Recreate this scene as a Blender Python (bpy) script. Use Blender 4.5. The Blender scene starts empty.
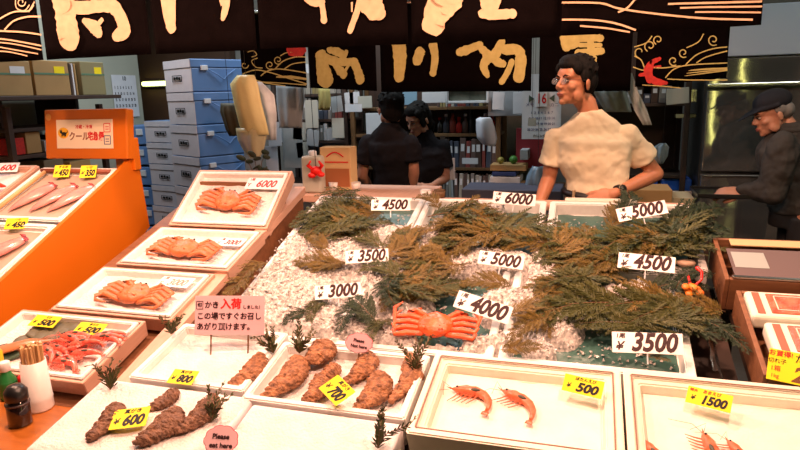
import bpy, bmesh, math, random
from mathutils import Vector, Matrix, Euler, noise
SC = bpy.context.scene; C = SC.collection
PI = math.pi; rad = math.radians
rnd = random.Random(7)
# ------------------------------------------------------------ camera
F = 620.0
YAW, PIT, ROL = rad(17), rad(12), rad(1.5)
CAM = Vector((0, 0, 1.52))
_f = Vector((-math.sin(YAW)*math.cos(PIT), math.cos(YAW)*math.cos(PIT), -math.sin(PIT)))
_r = Vector((math.cos(YAW), math.sin(YAW), 0)); _u = _r.cross(_f)
_R = _r*math.cos(ROL) - _u*math.sin(ROL); _U = _r*math.sin(ROL) + _u*math.cos(ROL)
cam = bpy.data.cameras.new('camera'); cam.sensor_width = 36; cam.lens = 36*F/800; cam.clip_start = .02
co = bpy.data.objects.new('camera', cam); C.objects.link(co)
m = Matrix((_R, _U, -_f)).transposed().to_4x4(); m.translation = CAM
co.matrix_world = m; SC.camera = co
def ray(x, y): return _f + _R*((x-400)/F) + _U*((225-y)/F)
def hy(x, y, Y): k = ray(x, y); return CAM + k*(Y/k.y)
def hz(x, y, z): k = ray(x, y); return CAM + k*((z-CAM.z)/k.z)
def hp(x, y, pl, up=0.0):                 # survey point on a sloping plane z = c + n*Y
    n, c = pl; k = ray(x, y); return CAM + k*((c+up-CAM.z)/(k.z-n*k.y))
def plane(n, Y0, z0): return (n, z0-n*Y0)
FG = plane(.216, 1.70, .75); ICE = plane(.315, 2.75, 1.04); ROWP = plane(.30, 2.40, 1.17)
SQ = plane(.47, 2.257, 1.273); RC = plane(.30, 1.72, .76)
# ------------------------------------------------------------ materials
MATS = {}
def mat(name, col, rough=.5, col2=None, nscale=8, bump=0, bscale=40, metal=0, trans=0, emit=0, spec=.5, aniso=0, detail=3, stretch=None, alpha=1, sss=0, coat=0, contrast=.5):
    if name in MATS: return MATS[name]
    M = bpy.data.materials.new(name); M.use_nodes = True; nt = M.node_tree; N = nt.nodes; L = nt.links
    b = N['Principled BSDF']
    c = (*col, 1)
    b.inputs['Base Color'].default_value = c; b.inputs['Roughness'].default_value = rough
    b.inputs['Metallic'].default_value = metal; b.inputs['Transmission Weight'].default_value = trans
    b.inputs['Specular IOR Level'].default_value = spec; b.inputs['Alpha'].default_value = alpha
    b.inputs['Coat Weight'].default_value = coat
    if sss: b.inputs['Subsurface Weight'].default_value = sss; b.inputs['Subsurface Scale'].default_value = .01
    if emit: b.inputs['Emission Color'].default_value = c; b.inputs['Emission Strength'].default_value = emit
    tc = N.new('ShaderNodeTexCoord'); src = tc.outputs['Object']
    if stretch:
        mp = N.new('ShaderNodeMapping'); mp.inputs['Scale'].default_value = stretch
        L.new(src, mp.inputs['Vector']); src = mp.outputs['Vector']
    if col2 is not None:
        n = N.new('ShaderNodeTexNoise'); n.inputs['Scale'].default_value = nscale; n.inputs['Detail'].default_value = detail
        L.new(src, n.inputs['Vector'])
        r = N.new('ShaderNodeValToRGB'); w = .5*(1-contrast)
        r.color_ramp.elements[0].position = .5-w; r.color_ramp.elements[1].position = .5+w
        r.color_ramp.elements[0].color = c; r.color_ramp.elements[1].color = (*col2, 1)
        L.new(n.outputs['Fac'], r.inputs['Fac']); L.new(r.outputs['Color'], b.inputs['Base Color'])
    if bump:
        n = N.new('ShaderNodeTexNoise'); n.inputs['Scale'].default_value = bscale; n.inputs['Detail'].default_value = 4
        L.new(src, n.inputs['Vector'])
        bp = N.new('ShaderNodeBump'); bp.inputs['Strength'].default_value = bump; bp.inputs['Distance'].default_value = .01
        L.new(n.outputs['Fac'], bp.inputs['Height']); L.new(bp.outputs['Normal'], b.inputs['Normal'])
    MATS[name] = M; return M
def mcards(name, col, rough=.6): return mat(name, col, rough, spec=.3)
foam = mat('foam', (.82, .80, .76), .55, (.75, .72, .68), 60, .08, 300)
foamc = mat('foam_cream', (.84, .79, .66), .5, (.78, .72, .6), 40, .05, 250)
salt = mat('frost', (.84, .78, .74), .8, (.68, .59, .56), 14, .6, 110)
teal = mat('sea_green_sheet', (.035, .10, .085), .35, (.07, .16, .13), 14, .2, 60, coat=.3)
icem = mat('crushed_ice', (.86, .78, .72), .22, (.20, .19, .18), 75, .5, 120, spec=.8, detail=5)
wood = mat('stall_wood', (.27, .115, .05), .5, (.17, .065, .028), 4, .1, 30, stretch=(1, 14, 14))
pinkwood = mat('pale_planed_wood', (.66, .40, .29), .55, (.58, .32, .22), 5, .1, 30, stretch=(14, 1, 14))
counterw = mat('orange_counter', (.42, .125, .018), .3, (.32, .09, .012), 5, .05, 30, stretch=(2, 10, 2), coat=.2)
orange = mat('orange_board', (.66, .155, .004), .4, (.60, .14, .003), 3, .02, 60)
darkw = mat('dark_wood', (.035, .02, .013), .6, (.06, .03, .02), 6, .1, 40)
brownw = mat('brown_wood', (.16, .085, .03), .55, (.11, .055, .02), 5, .1, 30, stretch=(10, 1, 1))
black = mat('black_plastic', (.008, .008, .009), .35)
blackcloth = mat('black_cloth', (.0022, .0012, .0012), 1, (.0035, .002, .002), 20, .3, 500, spec=.02)
blacktee = mat('black_tee', (.008, .007, .009), .9, (.014, .012, .014), 8, .3, 300, spec=.15)
goldp = mat('gold_print', (.52, .42, .14), .8, (.42, .33, .10), 40)
salmonp = mat('pale_print', (.46, .30, .18), .8, (.38, .24, .14), 40)
redp = mat('red_print', (.55, .02, .012), .8, (.3, .012, .01), 60)
white = mcards('white_card', (.88, .84, .82)); yellow = mcards('yellow_card', (.88, .70, .015))
pink = mcards('pink_card', (.74, .46, .50)); ink = mcards('dark_ink', (.03, .006, .008)); bink = mcards('black_ink', (.006, .006, .006))
redink = mcards('red_ink', (.62, .02, .02)); inkblue = mcards('blue_ink', (.03, .06, .2))
green1 = mat('cypress_green', (.035, .048, .010), .5, (.085, .080, .018), 12, spec=.35)
green2 = mat('cypress_olive', (.075, .060, .012), .5, (.19, .115, .022), 12, spec=.35)
green3 = mat('cypress_dark', (.015, .030, .012), .55, (.030, .045, .016), 12, spec=.35)
sprigm = mat('sprig_green', (.045, .065, .020), .5, (.10, .095, .035), 20, spec=.4)
stemm = mat('twig', (.15, .075, .03), .7)
crabm = mat('crab_shell', (.80, .13, .03), .35, (.62, .07, .02), 30, .3, 90, spec=.5, coat=.2)
crabl = mat('pale_crab_shell', (.62, .20, .07), .4, (.45, .10, .03), 30, .3, 90, spec=.5)
shrm = mat('shrimp_shell', (.74, .10, .035), .3, (.66, .20, .10), 80, .1, 90, coat=.3, sss=.1)
shrred = mat('red_shrimp_shell', (.75, .05, .03), .3, (.75, .22, .14), 70, .1, 90, coat=.3)
oyst = mat('oyster_shell', (.30, .14, .07), .6, (.06, .025, .014), 60, 1.0, 120, detail=8, contrast=.4)
oystl = mat('pale_oyster_shell', (.56, .24, .10), .6, (.09, .032, .016), 55, 1.0, 120, detail=9, contrast=.5)
squidm = mat('squid_skin', (.82, .34, .28), .25, (.66, .22, .20), 25, coat=.5, sss=.1)
squidd = mat('squid_marking', (.35, .05, .06), .4)
fishm = mat('fish_flesh', (.55, .22, .10), .3, (.40, .13, .05), 20, coat=.4)
leafm = mat('leaf_green', (.05, .10, .06), .5, (.03, .06, .04), 20)
skin = mat('skin_warm', (.55, .235, .125), .5, (.50, .20, .10), 10, sss=.08)
skin2 = mat('skin_dim', (.45, .21, .13), .5, sss=.05)
hair = mat('black_hair', (.004, .0035, .0035), .8, (.010, .008, .007), 60, .6, 60, stretch=(1, 1, .2), spec=.15)
tee = mat('cream_tee', (.80, .70, .50), .85, (.77, .66, .46), 4, .25, 25, spec=.15)
khaki = mat('khaki_cloth', (.42, .30, .17), .85, (.36, .25, .14), 12, .3, 400)
greyjkt = mat('dark_grey_jacket', (.055, .052, .048), .85, (.035, .033, .031), 6, .5, 18, spec=.15)
steel = mat('steel_lip', (.62, .62, .60), .25, metal=1)
chrome = mat('chrome', (.7, .7, .7), .12, metal=1)
glass = mat('clear_lens', (.9, .9, .9), .05, alpha=.12)
film = mat('clear_film', (.8, .8, .78), .12, bump=.6, bscale=30, alpha=.28, spec=.9)
litend = mat('lit_end_grey', (.60, .58, .62), .6, (.55, .53, .58), 30)
bluep = mat('blue_plastic', (.12, .24, .50), .45, (.10, .21, .44), 6)
bluetub = mat('bright_blue_tub', (.02, .12, .62), .35)
cardb = mat('cardboard', (.40, .25, .10), .8, (.34, .21, .08), 8)
cardg = mat('green_tape', (.10, .20, .12), .6)
wallm = mat('pale_plaster', (.42, .43, .34), .85, (.37, .38, .30), 3)
wallb = mat('back_wall_paint', (.36, .35, .31), .85, (.26, .25, .22), 3)
floorm = mat('wet_concrete', (.06, .055, .05), .35, (.09, .085, .075), 3, .2, 20)
ceilm = mat('ceiling_paint', (.16, .16, .15), .9)
paper = mat('white_paper', (.68, .70, .72), .8, (.60, .62, .65), 14)
vinyl = mat('yellow_vinyl', (.85, .74, .36), .45, (.76, .62, .26), 6, .5, 12)
vinylw = mat('white_vinyl', (.80, .82, .86), .35, (.5, .52, .55), 9, .6, 16)
vinylt = mat('thin_yellow_vinyl', (.75, .65, .36), .3, bump=.6, bscale=20, alpha=.6)
cloth_g = mat('grey_cloth', (.42, .44, .45), .85, (.32, .34, .35), 6, .4, 12)
greenplas = mat('green_plastic', (.02, .22, .05), .4); yelplas = mat('mustard_plastic', (.80, .42, .02), .35)
cupm = mat('white_plastic', (.80, .77, .74), .35); chopm = mat('chopstick_wood', (.66, .40, .18), .6, (.52, .28, .11), 30)
lampm = mat('lit_bulb', (1, .72, .42), emit=14); tubem = mat('lit_tube', (.9, 1, .35), emit=3)
# ------------------------------------------------------------ mesh helpers
def BM(): return bmesh.new()
def mesh(name, bm, M, parent=None, smooth=False, loc=None):
    me = bpy.data.meshes.new(name); bmesh.ops.recalc_face_normals(bm, faces=bm.faces[:]); bm.to_mesh(me); bm.free()
    for x in (M if isinstance(M, (list, tuple)) else [M]): me.materials.append(x)
    if smooth:
        for p in me.polygons: p.use_smooth = True
    o = bpy.data.objects.new(name, me); C.objects.link(o)
    if parent: o.parent = parent
    if loc: o.location = loc
    return o
def tag(o, label, cat=None, group=None):
    o['label'] = label
    if cat: o['category'] = cat
    if group: o['group'] = group
    return o
def thing(name, label, cat, loc=(0, 0, 0), rot=(0, 0, 0), group=None):
    o = bpy.data.objects.new(name, None); C.objects.link(o); o.empty_display_size = .05
    o.location = loc
    if isinstance(rot, Matrix): o.rotation_euler = rot.to_euler()
    else: o.rotation_euler = rot
    return tag(o, label, cat, group)
def struct(o): o['kind'] = 'structure'; return o
def box(bm, c, s, bev=0, rot=None, mi=0, seg=2):
    r = bmesh.ops.create_cube(bm, size=1); vs = r['verts']
    for v in vs: v.co = Vector((v.co.x*s[0], v.co.y*s[1], v.co.z*s[2]))
    if rot is not None:
        R = rot if isinstance(rot, Matrix) else Euler(rot).to_matrix()
        for v in vs: v.co = R @ v.co
    for v in vs: v.co += Vector(c)
    fs = {f for v in vs for f in v.link_faces}
    for f in fs: f.material_index = mi
    if bev:
        es = list({e for v in vs for e in v.link_edges})
        g = bmesh.ops.bevel(bm, geom=es, offset=bev, segments=seg, affect='EDGES', profile=.5)
        for f in g['faces']: f.material_index = mi
def ell(bm, c, r, rot=None, u=16, v=10, mi=0):
    g = bmesh.ops.create_uvsphere(bm, u_segments=u, v_segments=v, radius=1)
    R = Euler(rot).to_matrix() if rot is not None else Matrix.Identity(3)
    for w in g['verts']:
        w.co = R @ Vector((w.co.x*r[0], w.co.y*r[1], w.co.z*r[2])) + Vector(c)
        for f in w.link_faces: f.material_index = mi
def tube(bm, pts, rs, seg=8, flat=1.0, up=Vector((0, 0, 1)), caps=True, round_=False, mi=0):
    """swept tube; rs radius or list; flat squashes along `up`"""
    pts = [Vector(p) for p in pts]; n = len(pts)
    if not isinstance(rs, (list, tuple)): rs = [rs]*n
    rs = list(rs)
    if round_:
        d0 = (pts[0]-pts[1]).normalized(); d1 = (pts[-1]-pts[-2]).normalized()
        pts = [pts[0]+d0*rs[0]*.9, pts[0]+d0*rs[0]*.6]+pts+[pts[-1]+d1*rs[-1]*.6, pts[-1]+d1*rs[-1]*.9]
        rs = [rs[0]*.35, rs[0]*.78]+rs+[rs[-1]*.78, rs[-1]*.35]; n += 4
    rings = []
    for i in range(n):
        d = (pts[min(i+1, n-1)]-pts[max(i-1, 0)])
        d = d.normalized() if d.length > 1e-9 else Vector((0, 0, 1))
        a = d.cross(up)
        if a.length < 1e-3: a = d.cross(Vector((1, 0, 0)))
        if a.length < 1e-3: a = d.cross(Vector((0, 1, 0)))
        a.normalize(); b = a.cross(d).normalized()
        rings.append([bm.verts.new(pts[i]+a*math.cos(t)*rs[i]+b*math.sin(t)*rs[i]*flat) for t in [2*PI*k/seg for k in range(seg)]])
    for i in range(n-1):
        for k in range(seg):
            f = bm.faces.new((rings[i][k], rings[i][(k+1) % seg], rings[i+1][(k+1) % seg], rings[i+1][k])); f.material_index = mi
    if caps:
        for rg in (rings[0], rings[-1]):
            try: bm.faces.new(rg).material_index = mi
            except ValueError: pass
def lathe(bm, prof, seg=24, c=(0, 0, 0), mi=0):
    rings = []
    for r, z in prof:
        rings.append([bm.verts.new((c[0]+r*math.cos(2*PI*k/seg), c[1]+r*math.sin(2*PI*k/seg), c[2]+z)) for k in range(seg)])
    for i in range(len(rings)-1):
        for k in range(seg):
            f = bm.faces.new((rings[i][k], rings[i][(k+1) % seg], rings[i+1][(k+1) % seg], rings[i+1][k])); f.material_index = mi; f.smooth = True
    for rg in (rings[0], rings[-1]):
        f = bm.faces.new(rg); f.material_index = mi
def tray_bm(w, d, h, t, depth, bev=.004, rim=0, step=None):
    """open box, top rim at z=0, centred in x, y from 0..d"""
    bm = BM()
    def ring(x0, y0, x1, y1, z): return [bm.verts.new(p) for p in ((x0, y0, z), (x1, y0, z), (x1, y1, z), (x0, y1, z))]
    lv = [ring(-w/2+.006, .006, w/2-.006, d-.006, -h), ring(-w/2, 0, w/2, d, 0), ring(-w/2+t, t, w/2-t, d-t, 0)]
    if step: lv += [ring(-w/2+t, t, w/2-t, d-t, -step), ring(-w/2+2*t, 2*t, w/2-2*t, d-2*t, -step-.002)]; t = 2*t
    lv += [ring(-w/2+t+.006, t+.006, w/2-t-.006, d-t-.006, -depth)]
    for a, b in zip(lv, lv[1:]):
        for k in range(4): bm.faces.new((a[k], a[(k+1) % 4], b[(k+1) % 4], b[k]))
    bm.faces.new(lv[0]); bm.faces.new(lv[-1])
    if bev: bmesh.ops.bevel(bm, geom=bm.edges[:], offset=bev, segments=2, affect='EDGES')
    return bm
def copy_tree(o, parent=None, skip=()):
    c = o.copy(); C.objects.link(c)
    if parent is not None: c.parent = parent
    for ch in list(o.children): copy_tree(ch, c)
    return c
def text(name, body, size, M, parent, loc=(0, 0, 0), rot=(0, 0, 0), shear=0, bold=.0, align='CENTER', sx=1, ext=.0006, yal='CENTER', sp=1):
    cu = bpy.data.curves.new(name, 'FONT'); cu.body = body; cu.size = size; cu.shear = shear; cu.offset = bold*size
    cu.extrude = ext; cu.align_x = align; cu.align_y = yal; cu.space_character = sp; cu.resolution_u = 3; cu.materials.append(M)
    tmp = bpy.data.objects.new('tmp', cu); me = bpy.data.meshes.new_from_object(tmp); bpy.data.objects.remove(tmp); bpy.data.curves.remove(cu)
    if not me.materials: me.materials.append(M)
    o = bpy.data.objects.new(name, me); C.objects.link(o); o.location = loc; o.rotation_euler = rot; o.scale = (sx, 1, 1)
    o.parent = parent
    return o
def rz(a): return Matrix.Rotation(a, 3, 'Z')
def rx(a): return Matrix.Rotation(a, 3, 'X')
def stroke(bm, pts, ws, yf, mi=0):
    """flat ribbon in x,z drawn on cloth whose depth is yf(x,z)"""
    P = [Vector(p) for p in pts]; n = len(P)
    # catmull subdivision
    Q, W = [], []
    if not isinstance(ws, (list, tuple)): ws = [ws]*n
    for i in range(n-1):
        p0, p1, p2, p3 = P[max(i-1, 0)], P[i], P[i+1], P[min(i+2, n-1)]
        for k in range(5):
            t = k/5
            Q.append(.5*((2*p1)+(p2-p0)*t+(2*p0-5*p1+4*p2-p3)*t*t+(3*p1-p0-3*p2+p3)*t**3)); W.append(ws[i]*(1-t)+ws[i+1]*t)
    Q.append(P[-1]); W.append(ws[-1])
    for e in (0, -1):
        c = Q[e]; rr_ = W[e]/2
        if rr_ > .006: bm.faces.new([bm.verts.new((c.x+rr_*(1+.25*noise.noise(Vector((a_, c.x*9, c.y*9))))*math.cos(a_), yf(c.x, c.y), c.y+rr_*(1+.25*noise.noise(Vector((a_, c.y*9, c.x*9))))*math.sin(a_))) for a_ in [2*PI*k/14 for k in range(14)]])
    prev = None
    for i in range(len(Q)):
        W[i] *= 1+(.22*noise.noise(Vector((Q[i].x*60, Q[i].y*60, 1))) if W[i] > .012 else 0)
        d = Q[min(i+1, len(Q)-1)]-Q[max(i-1, 0)]
        d = d.normalized() if d.length > 1e-9 else Vector((1, 0))
        nn = Vector((-d.y, d.x))*W[i]/2
        a, b = Q[i]+nn, Q[i]-nn
        va = bm.verts.new((a.x, yf(a.x, a.y), a.y)); vb = bm.verts.new((b.x, yf(b.x, b.y), b.y))
        if prev: bm.faces.new((prev[0], prev[1], vb, va))
        prev = (va, vb)
def remesh(o, vox, smooth=4):
    md = o.modifiers.new('r', 'REMESH'); md.mode = 'VOXEL'; md.voxel_size = vox; md.use_smooth_shade = True
    s = o.modifiers.new('s', 'SMOOTH'); s.iterations = smooth; s.factor = .5
    return o
# ------------------------------------------------------------ the room
def slab(name, c, s, M):
    bm = BM(); box(bm, c, s); return struct(mesh(name, bm, M))
slab('floor', (-.3, 1, -.05), (8.4, 9.2, .1), floorm)
slab('ceiling', (-.3, 1, 3.05), (8.4, 9.2, .1), ceilm)
slab('wall_left', (-3.9, 1.0, 1.5), (.2, 7.42, 3.0), wallm)
slab('wall_left_return', (-4.60, 5.1, 1.5), (.3, .78, 3.0), darkw)
slab('wall_back', (-.3, 5.55, 1.5), (8.4, .1, 3.0), wallb)
slab('wall_right', (3.85, 1, 1.5), (.1, 9.0, 3.0), wallb)
slab('wall_front', (-.3, -3.55, 1.5), (8.4, .1, 3.0), darkw)
# brown panelled recess at the left end of the back wall with its tube
slab('wall_panel', (-3.85, 5.44, 1.5), (1.1, .1, 3.0), mat('brown_panel', (.12, .06, .035), .5, (.09, .045, .025), 4))
def lampfix(a, b):
    t = thing('fluorescent_lamp', 'lit fluorescent tube glowing yellow on the brown panel beside the blue boxes', 'lamp', tuple((Vector(a)+Vector(b))/2))
    L = (Vector(b)-Vector(a)).length
    bm = BM(); box(bm, (0, .035, 0), (L*1.05, .03, .07), .004); mesh('housing', bm, steel, t)
    bm = BM(); tube(bm, [(-L/2, 0, 0), (L/2, 0, 0)], .022, 12); mesh('tube', bm, tubem, t, True)
lampfix(hy(143, 84, 5.341), hy(172, 83, 5.341))
# ------------------------------------------------------------ noren curtains
def noren(name, label, Y0, topz, panels, prints, ph, fold=.010):
    root = thing(name, label, 'curtain', (0, 0, 0))
    yf = lambda x, z: Y0 + fold*math.sin(x*7+ph)*(1.3-(z-1.5)) + .4*fold*math.sin(x*19+ph*2)
    xs = []
    for (a, b) in panels:
        A, B = hy(a[0], a[1], Y0), hy(b[0], b[1], Y0)
        x0, x1 = A.x+.004, B.x-.004; xs += [x0, x1]
        bm = BM(); nx, nz = 26, 8; g = []
        for i in range(nx+1):
            u = i/nx; x = x0+(x1-x0)*u; zb = A.z+(B.z-A.z)*u
            g.append([bm.verts.new((x, yf(x, zb+(topz-zb)*j/nz), zb+(topz-zb)*j/nz)) for j in range(nz+1)])
        for i in range(nx):
            for j in range(nz): bm.faces.new((g[i][j], g[i+1][j], g[i+1][j+1], g[i][j+1]))
        o = mesh('cloth_panel', bm, blackcloth, root, True); s = o.modifiers.new('t', 'SOLIDIFY'); s.thickness = .003; s.offset = 1
        o.data.flip_normals() if False else None
    for nm, M, strokes, lab in prints:
        bm = BM()
        for pts, w in strokes:
            P = [hy(p[0], p[1], Y0) for p in pts]; d = (P[0]-CAM).dot(_f)
            kk = 1.45 if nm == 'character_print' else 1.0; W = [v*kk*d/F for v in w] if isinstance(w, (list, tuple)) else w*d/F
            stroke(bm, [(p.x, p.z) for p in P], W, lambda x, z: yf(x, z)-.006)
        o = mesh(nm, bm, M, root)
        if lab: o['label'] = lab
    bm = BM(); tube(bm, [(min(xs)-.1, Y0, topz+.012), (max(xs)+.1, Y0, topz+.012)], .014, 10)
    for x in (min(xs)-.08, max(xs)+.08): tube(bm, [(x, Y0, topz+.01), (x, Y0, 3.0)], .004, 6)
    mesh('rod', bm, steel, root, True)
    return root
def spiral(cx, cy, r, a0, turns, k=10):
    return [(cx+r*(1-.75*i/k)*math.cos(a0+turns*2*PI*i/k), cy+r*(1-.75*i/k)*math.sin(a0+turns*2*PI*i/k)) for i in range(k+1)]
up_left = [([(-12, 30), (0, 31), (22, 32), (44, 35)], 1.6), ([(5, 30), (14, 21), (28, 17), (44, 17)], 1.6), ([(-8, 24), (0, 19), (14, 12), (30, 11), (36, 5)], 1.4),
    ([(16, 0), (17, 8), (25, 11), (31, 5)], 1.3), (spiral(22, 2, 5, 0, 1.1), 1.2), ([(-10, 38), (10, 40), (44, 46)], 1.5), ([(-6, 42), (14, 44), (44, 50)], 1.2), ([(-6, 46), (16, 50), (40, 54)], 1.2), ([(-4, 51), (10, 52), (28, 56)], 1.2), ([(30, 12), (37, 2)], 1.6)]
up_gang = [([(60, -14), (65, 2), (69, 20), (72, 38)], [13, 15, 16, 17]), ([(66, 5), (80, 8), (96, 7), (114, 5)], [12, 9, 8, 9]), ([(112, 4), (120, 14), (125, 30), (118, 36)], [10, 9, 10, 8]), ([(86, 21), (95, 27), (99, 32)], [4, 9, 8]), ([(103, 20), (98, 26)], [3, 3]), ([(88, -12), (94, -2), (96, 6)], [7, 5, 5]), ([(62, 30), (64, 40)], [3, 2])]
up_kawa = [([(167, -14), (168, 8), (170, 27)], [15, 12, 8]), ([(198, -14), (198, -8)], [10, 6]), ([(218, -14), (227, 2), (224, 19)], [9, 7, 3]), ([(221, -2), (223, 6)], [2, 1.5])]
up_mono = [([(308, -8), (313, 0), (322, 1)], [9, 9, 5]), ([(321, 0), (323, 10), (324, 20)], [4, 4, 5]), ([(363, -12), (359, 6), (350, 31)], [8, 5, 4]), ([(352, 2), (352, 12)], [1.5, 1]), ([(366, -8), (372, 4), (379, 14)], [12, 17, 9]), ([(364, 4), (374, 12)], [8, 12])]
up_san = [([(450, -12), (444, 2), (437, 14), (434, 24)], [26, 24, 19, 16]), ([(455, -4), (448, 10)], [12, 8]), ([(492, -12), (491, 2), (489, 12)], [16, 14, 8]), ([(483, 14), (496, 15), (513, 14)], [6, 7, 6])]
up_wave = [([(562, 3), (600, 3), (618, 8), (650, 13), (700, 18), (752, 20)], 1.8), ([(562, 20), (592, 20), (615, 23), (636, 30)], 1.8), ([(580, 26), (606, 28), (630, 32)], 1.6), ([(618, 12), (627, 8), (636, -2)], 1.8), ([(668, 4), (700, 3), (761, 2)], 1.9), ([(680, 8), (710, 7), (761, 7)], 1.7), ([(695, 12), (720, 12), (760, 13)], 1.5), ([(665, -4), (700, -4), (761, -4)], 1.6)]
noren('noren_curtain', 'long black shop curtain with large pale brushed characters above the ice table', 2.15, 2.12,
    [((-90, 66), (45, 60)), ((48, 60), (150, 54)), ((153, 54), (259, 50)), ((261, 49), (408, 44)), ((410, 44), (558, 37)), ((560, 36), (762, 25))],
    [('wave_print', salmonp, up_left, 'salmon wave lines'), ('wave_print', salmonp, up_wave, 'salmon wave lines')]+[('character_print', salmonp, q, 'pale salmon brushed character') for q in (up_gang, up_kawa, up_mono, up_san)], .4)
lo_wl = [([(243, 74), (256, 70), (272, 73), (290, 79), (307, 84)], 1.1), ([(247, 76), (262, 82), (285, 86)], 1.0), ([(261, 76), (268, 71), (280, 69), (307, 73)], 1.1), ([(275, 69), (283, 61), (295, 57), (306, 57)], 1.1), ([(284, 69), (292, 64), (306, 62)], 1.0), ([(248, 52), (254, 51), (257, 55), (252, 57)], .9), ([(258, 58), (252, 61), (256, 67), (263, 68)], .9), (spiral(270, 65, 4.5, 1, 1.2), .9), (spiral(278, 60, 4.5, 1, 1.2), .9), ([(280, 56), (285, 53), (292, 52)], .9), ([(276, 77), (290, 77), (306, 79)], [1, 3, 2]), ([(262, 82), (280, 83), (306, 85)], 1.0), (spiral(245, 65, 4, 0, .9), .9)]
lo_gang = [([(322, 56), (323, 66), (326, 79)], [9, 10, 12]), ([(320, 56), (334, 61), (346, 62), (356, 62)], [7, 6, 5, 5]), ([(355, 62), (359, 72), (361, 79)], [6, 6, 7]), ([(330, 50), (338, 52), (344, 55)], [4, 6, 5]), ([(347, 52), (344, 60)], [3, 3]), ([(335, 65), (341, 71), (344, 74)], [3, 6, 6]), ([(349, 66), (345, 72)], [2, 2]), ([(321, 70), (321, 77)], [1.2, .8])]
lo_kawa = [([(399, 44), (400, 60), (399, 77)], [10, 9, 7]), ([(420, 52), (417, 61)], [7, 7]), ([(433, 45), (435, 58), (433, 73)], [6, 5, 5])]
lo_mono = [([(460, 52), (467, 50), (480, 45)], [6, 6, 5]), ([(480, 47), (488, 56), (484, 66), (488, 76)], [4, 7, 6, 3]), ([(502, 42), (496, 54), (490, 60)], [5, 7, 4]), ([(484, 52), (498, 62), (503, 64)], [4, 6, 5]), ([(506, 50), (518, 50), (521, 60), (519, 77)], [7, 7, 7, 8]), ([(512, 62), (508, 72), (502, 82)], [4, 4, 4])]
lo_san = [([(564, 39), (580, 38), (600, 38)], [6, 5, 5]), ([(567, 44), (576, 44)], [9, 5]), ([(590, 36), (591, 48), (592, 58)], [4, 5, 4]), ([(578, 53), (590, 52), (601, 51)], [5, 5, 5]), ([(580, 45), (600, 45)], [3, 3]), ([(594, 58), (595, 64)], [4, 2])]
lo_wr = [([(665, 78), (674, 69), (690, 65), (727, 63)], 1.1), ([(667, 79), (690, 80), (727, 80)], 1.0), ([(685, 65), (696, 55), (712, 49), (727, 47)], 1.1), ([(696, 63), (706, 57), (727, 51)], 1.1), ([(633, 67), (644, 70), (641, 60), (634, 56)], 1.0), (spiral(650, 46, 6, 2, 1.1), 1.0), (spiral(658, 40, 5, 2, 1.1), 1.0), (spiral(640, 52, 6, 2, .7), 1.0), ([(652, 36), (646, 43), (634, 47)], 1.0), (spiral(673, 61, 5, 1, 1.1), 1.0), (spiral(683, 53, 5, 1, 1.1), 1.0), ([(686, 48), (698, 42), (703, 34)], 1.0), (spiral(713, 40, 6, 1, 1.2), 1.0), ([(650, 67), (662, 68), (680, 66)], 1.0)] + [([(684+i*2, 74-i*1.6+abs(i-2)), (705, 72-i*1.2+abs(i-2)*.6), (727, 70.5-i*.9)], [.5, 1.2, .8]) for i in range(4)] + [([(642, 85), (660, 86), (680, 88)], .8)]
lo_red = [([(652, 62), (648, 70), (650, 80)], [5, 8, 7]), ([(650, 78), (657, 82), (666, 83)], [6, 7, 3]), ([(640, 75), (647, 74)], [3, 4]), ([(652, 62), (659, 59)], [5, 4]), ([(650, 68), (661, 66)], [2, 2]), ([(290, 52), (298, 53), (304, 50)], [7, 8, 6]), ([(288, 50), (300, 47)], [5, 6])]
noren('noren_curtain', 'shorter black shop curtain with golden brushed characters hanging behind the man in cream', 3.46, 2.0,
    [((242, 83), (307, 88)), ((309, 88), (378, 91)), ((381, 92), (532, 91)), ((538, 92), (631, 91)), ((634, 87), (727, 78))],
    [('wave_print', goldp, lo_wl, 'golden wave lines'), ('wave_print', goldp, lo_wr, 'golden wave lines')]+[('character_print', goldp, q, 'golden brushed character') for q in (lo_gang, lo_kawa, lo_mono, lo_san)]+[('crayfish_print', redp, lo_red[:5], 'red crayfish print'), ('crayfish_print', redp, lo_red[5:], 'red crayfish print')], 1.3, .008)
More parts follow.
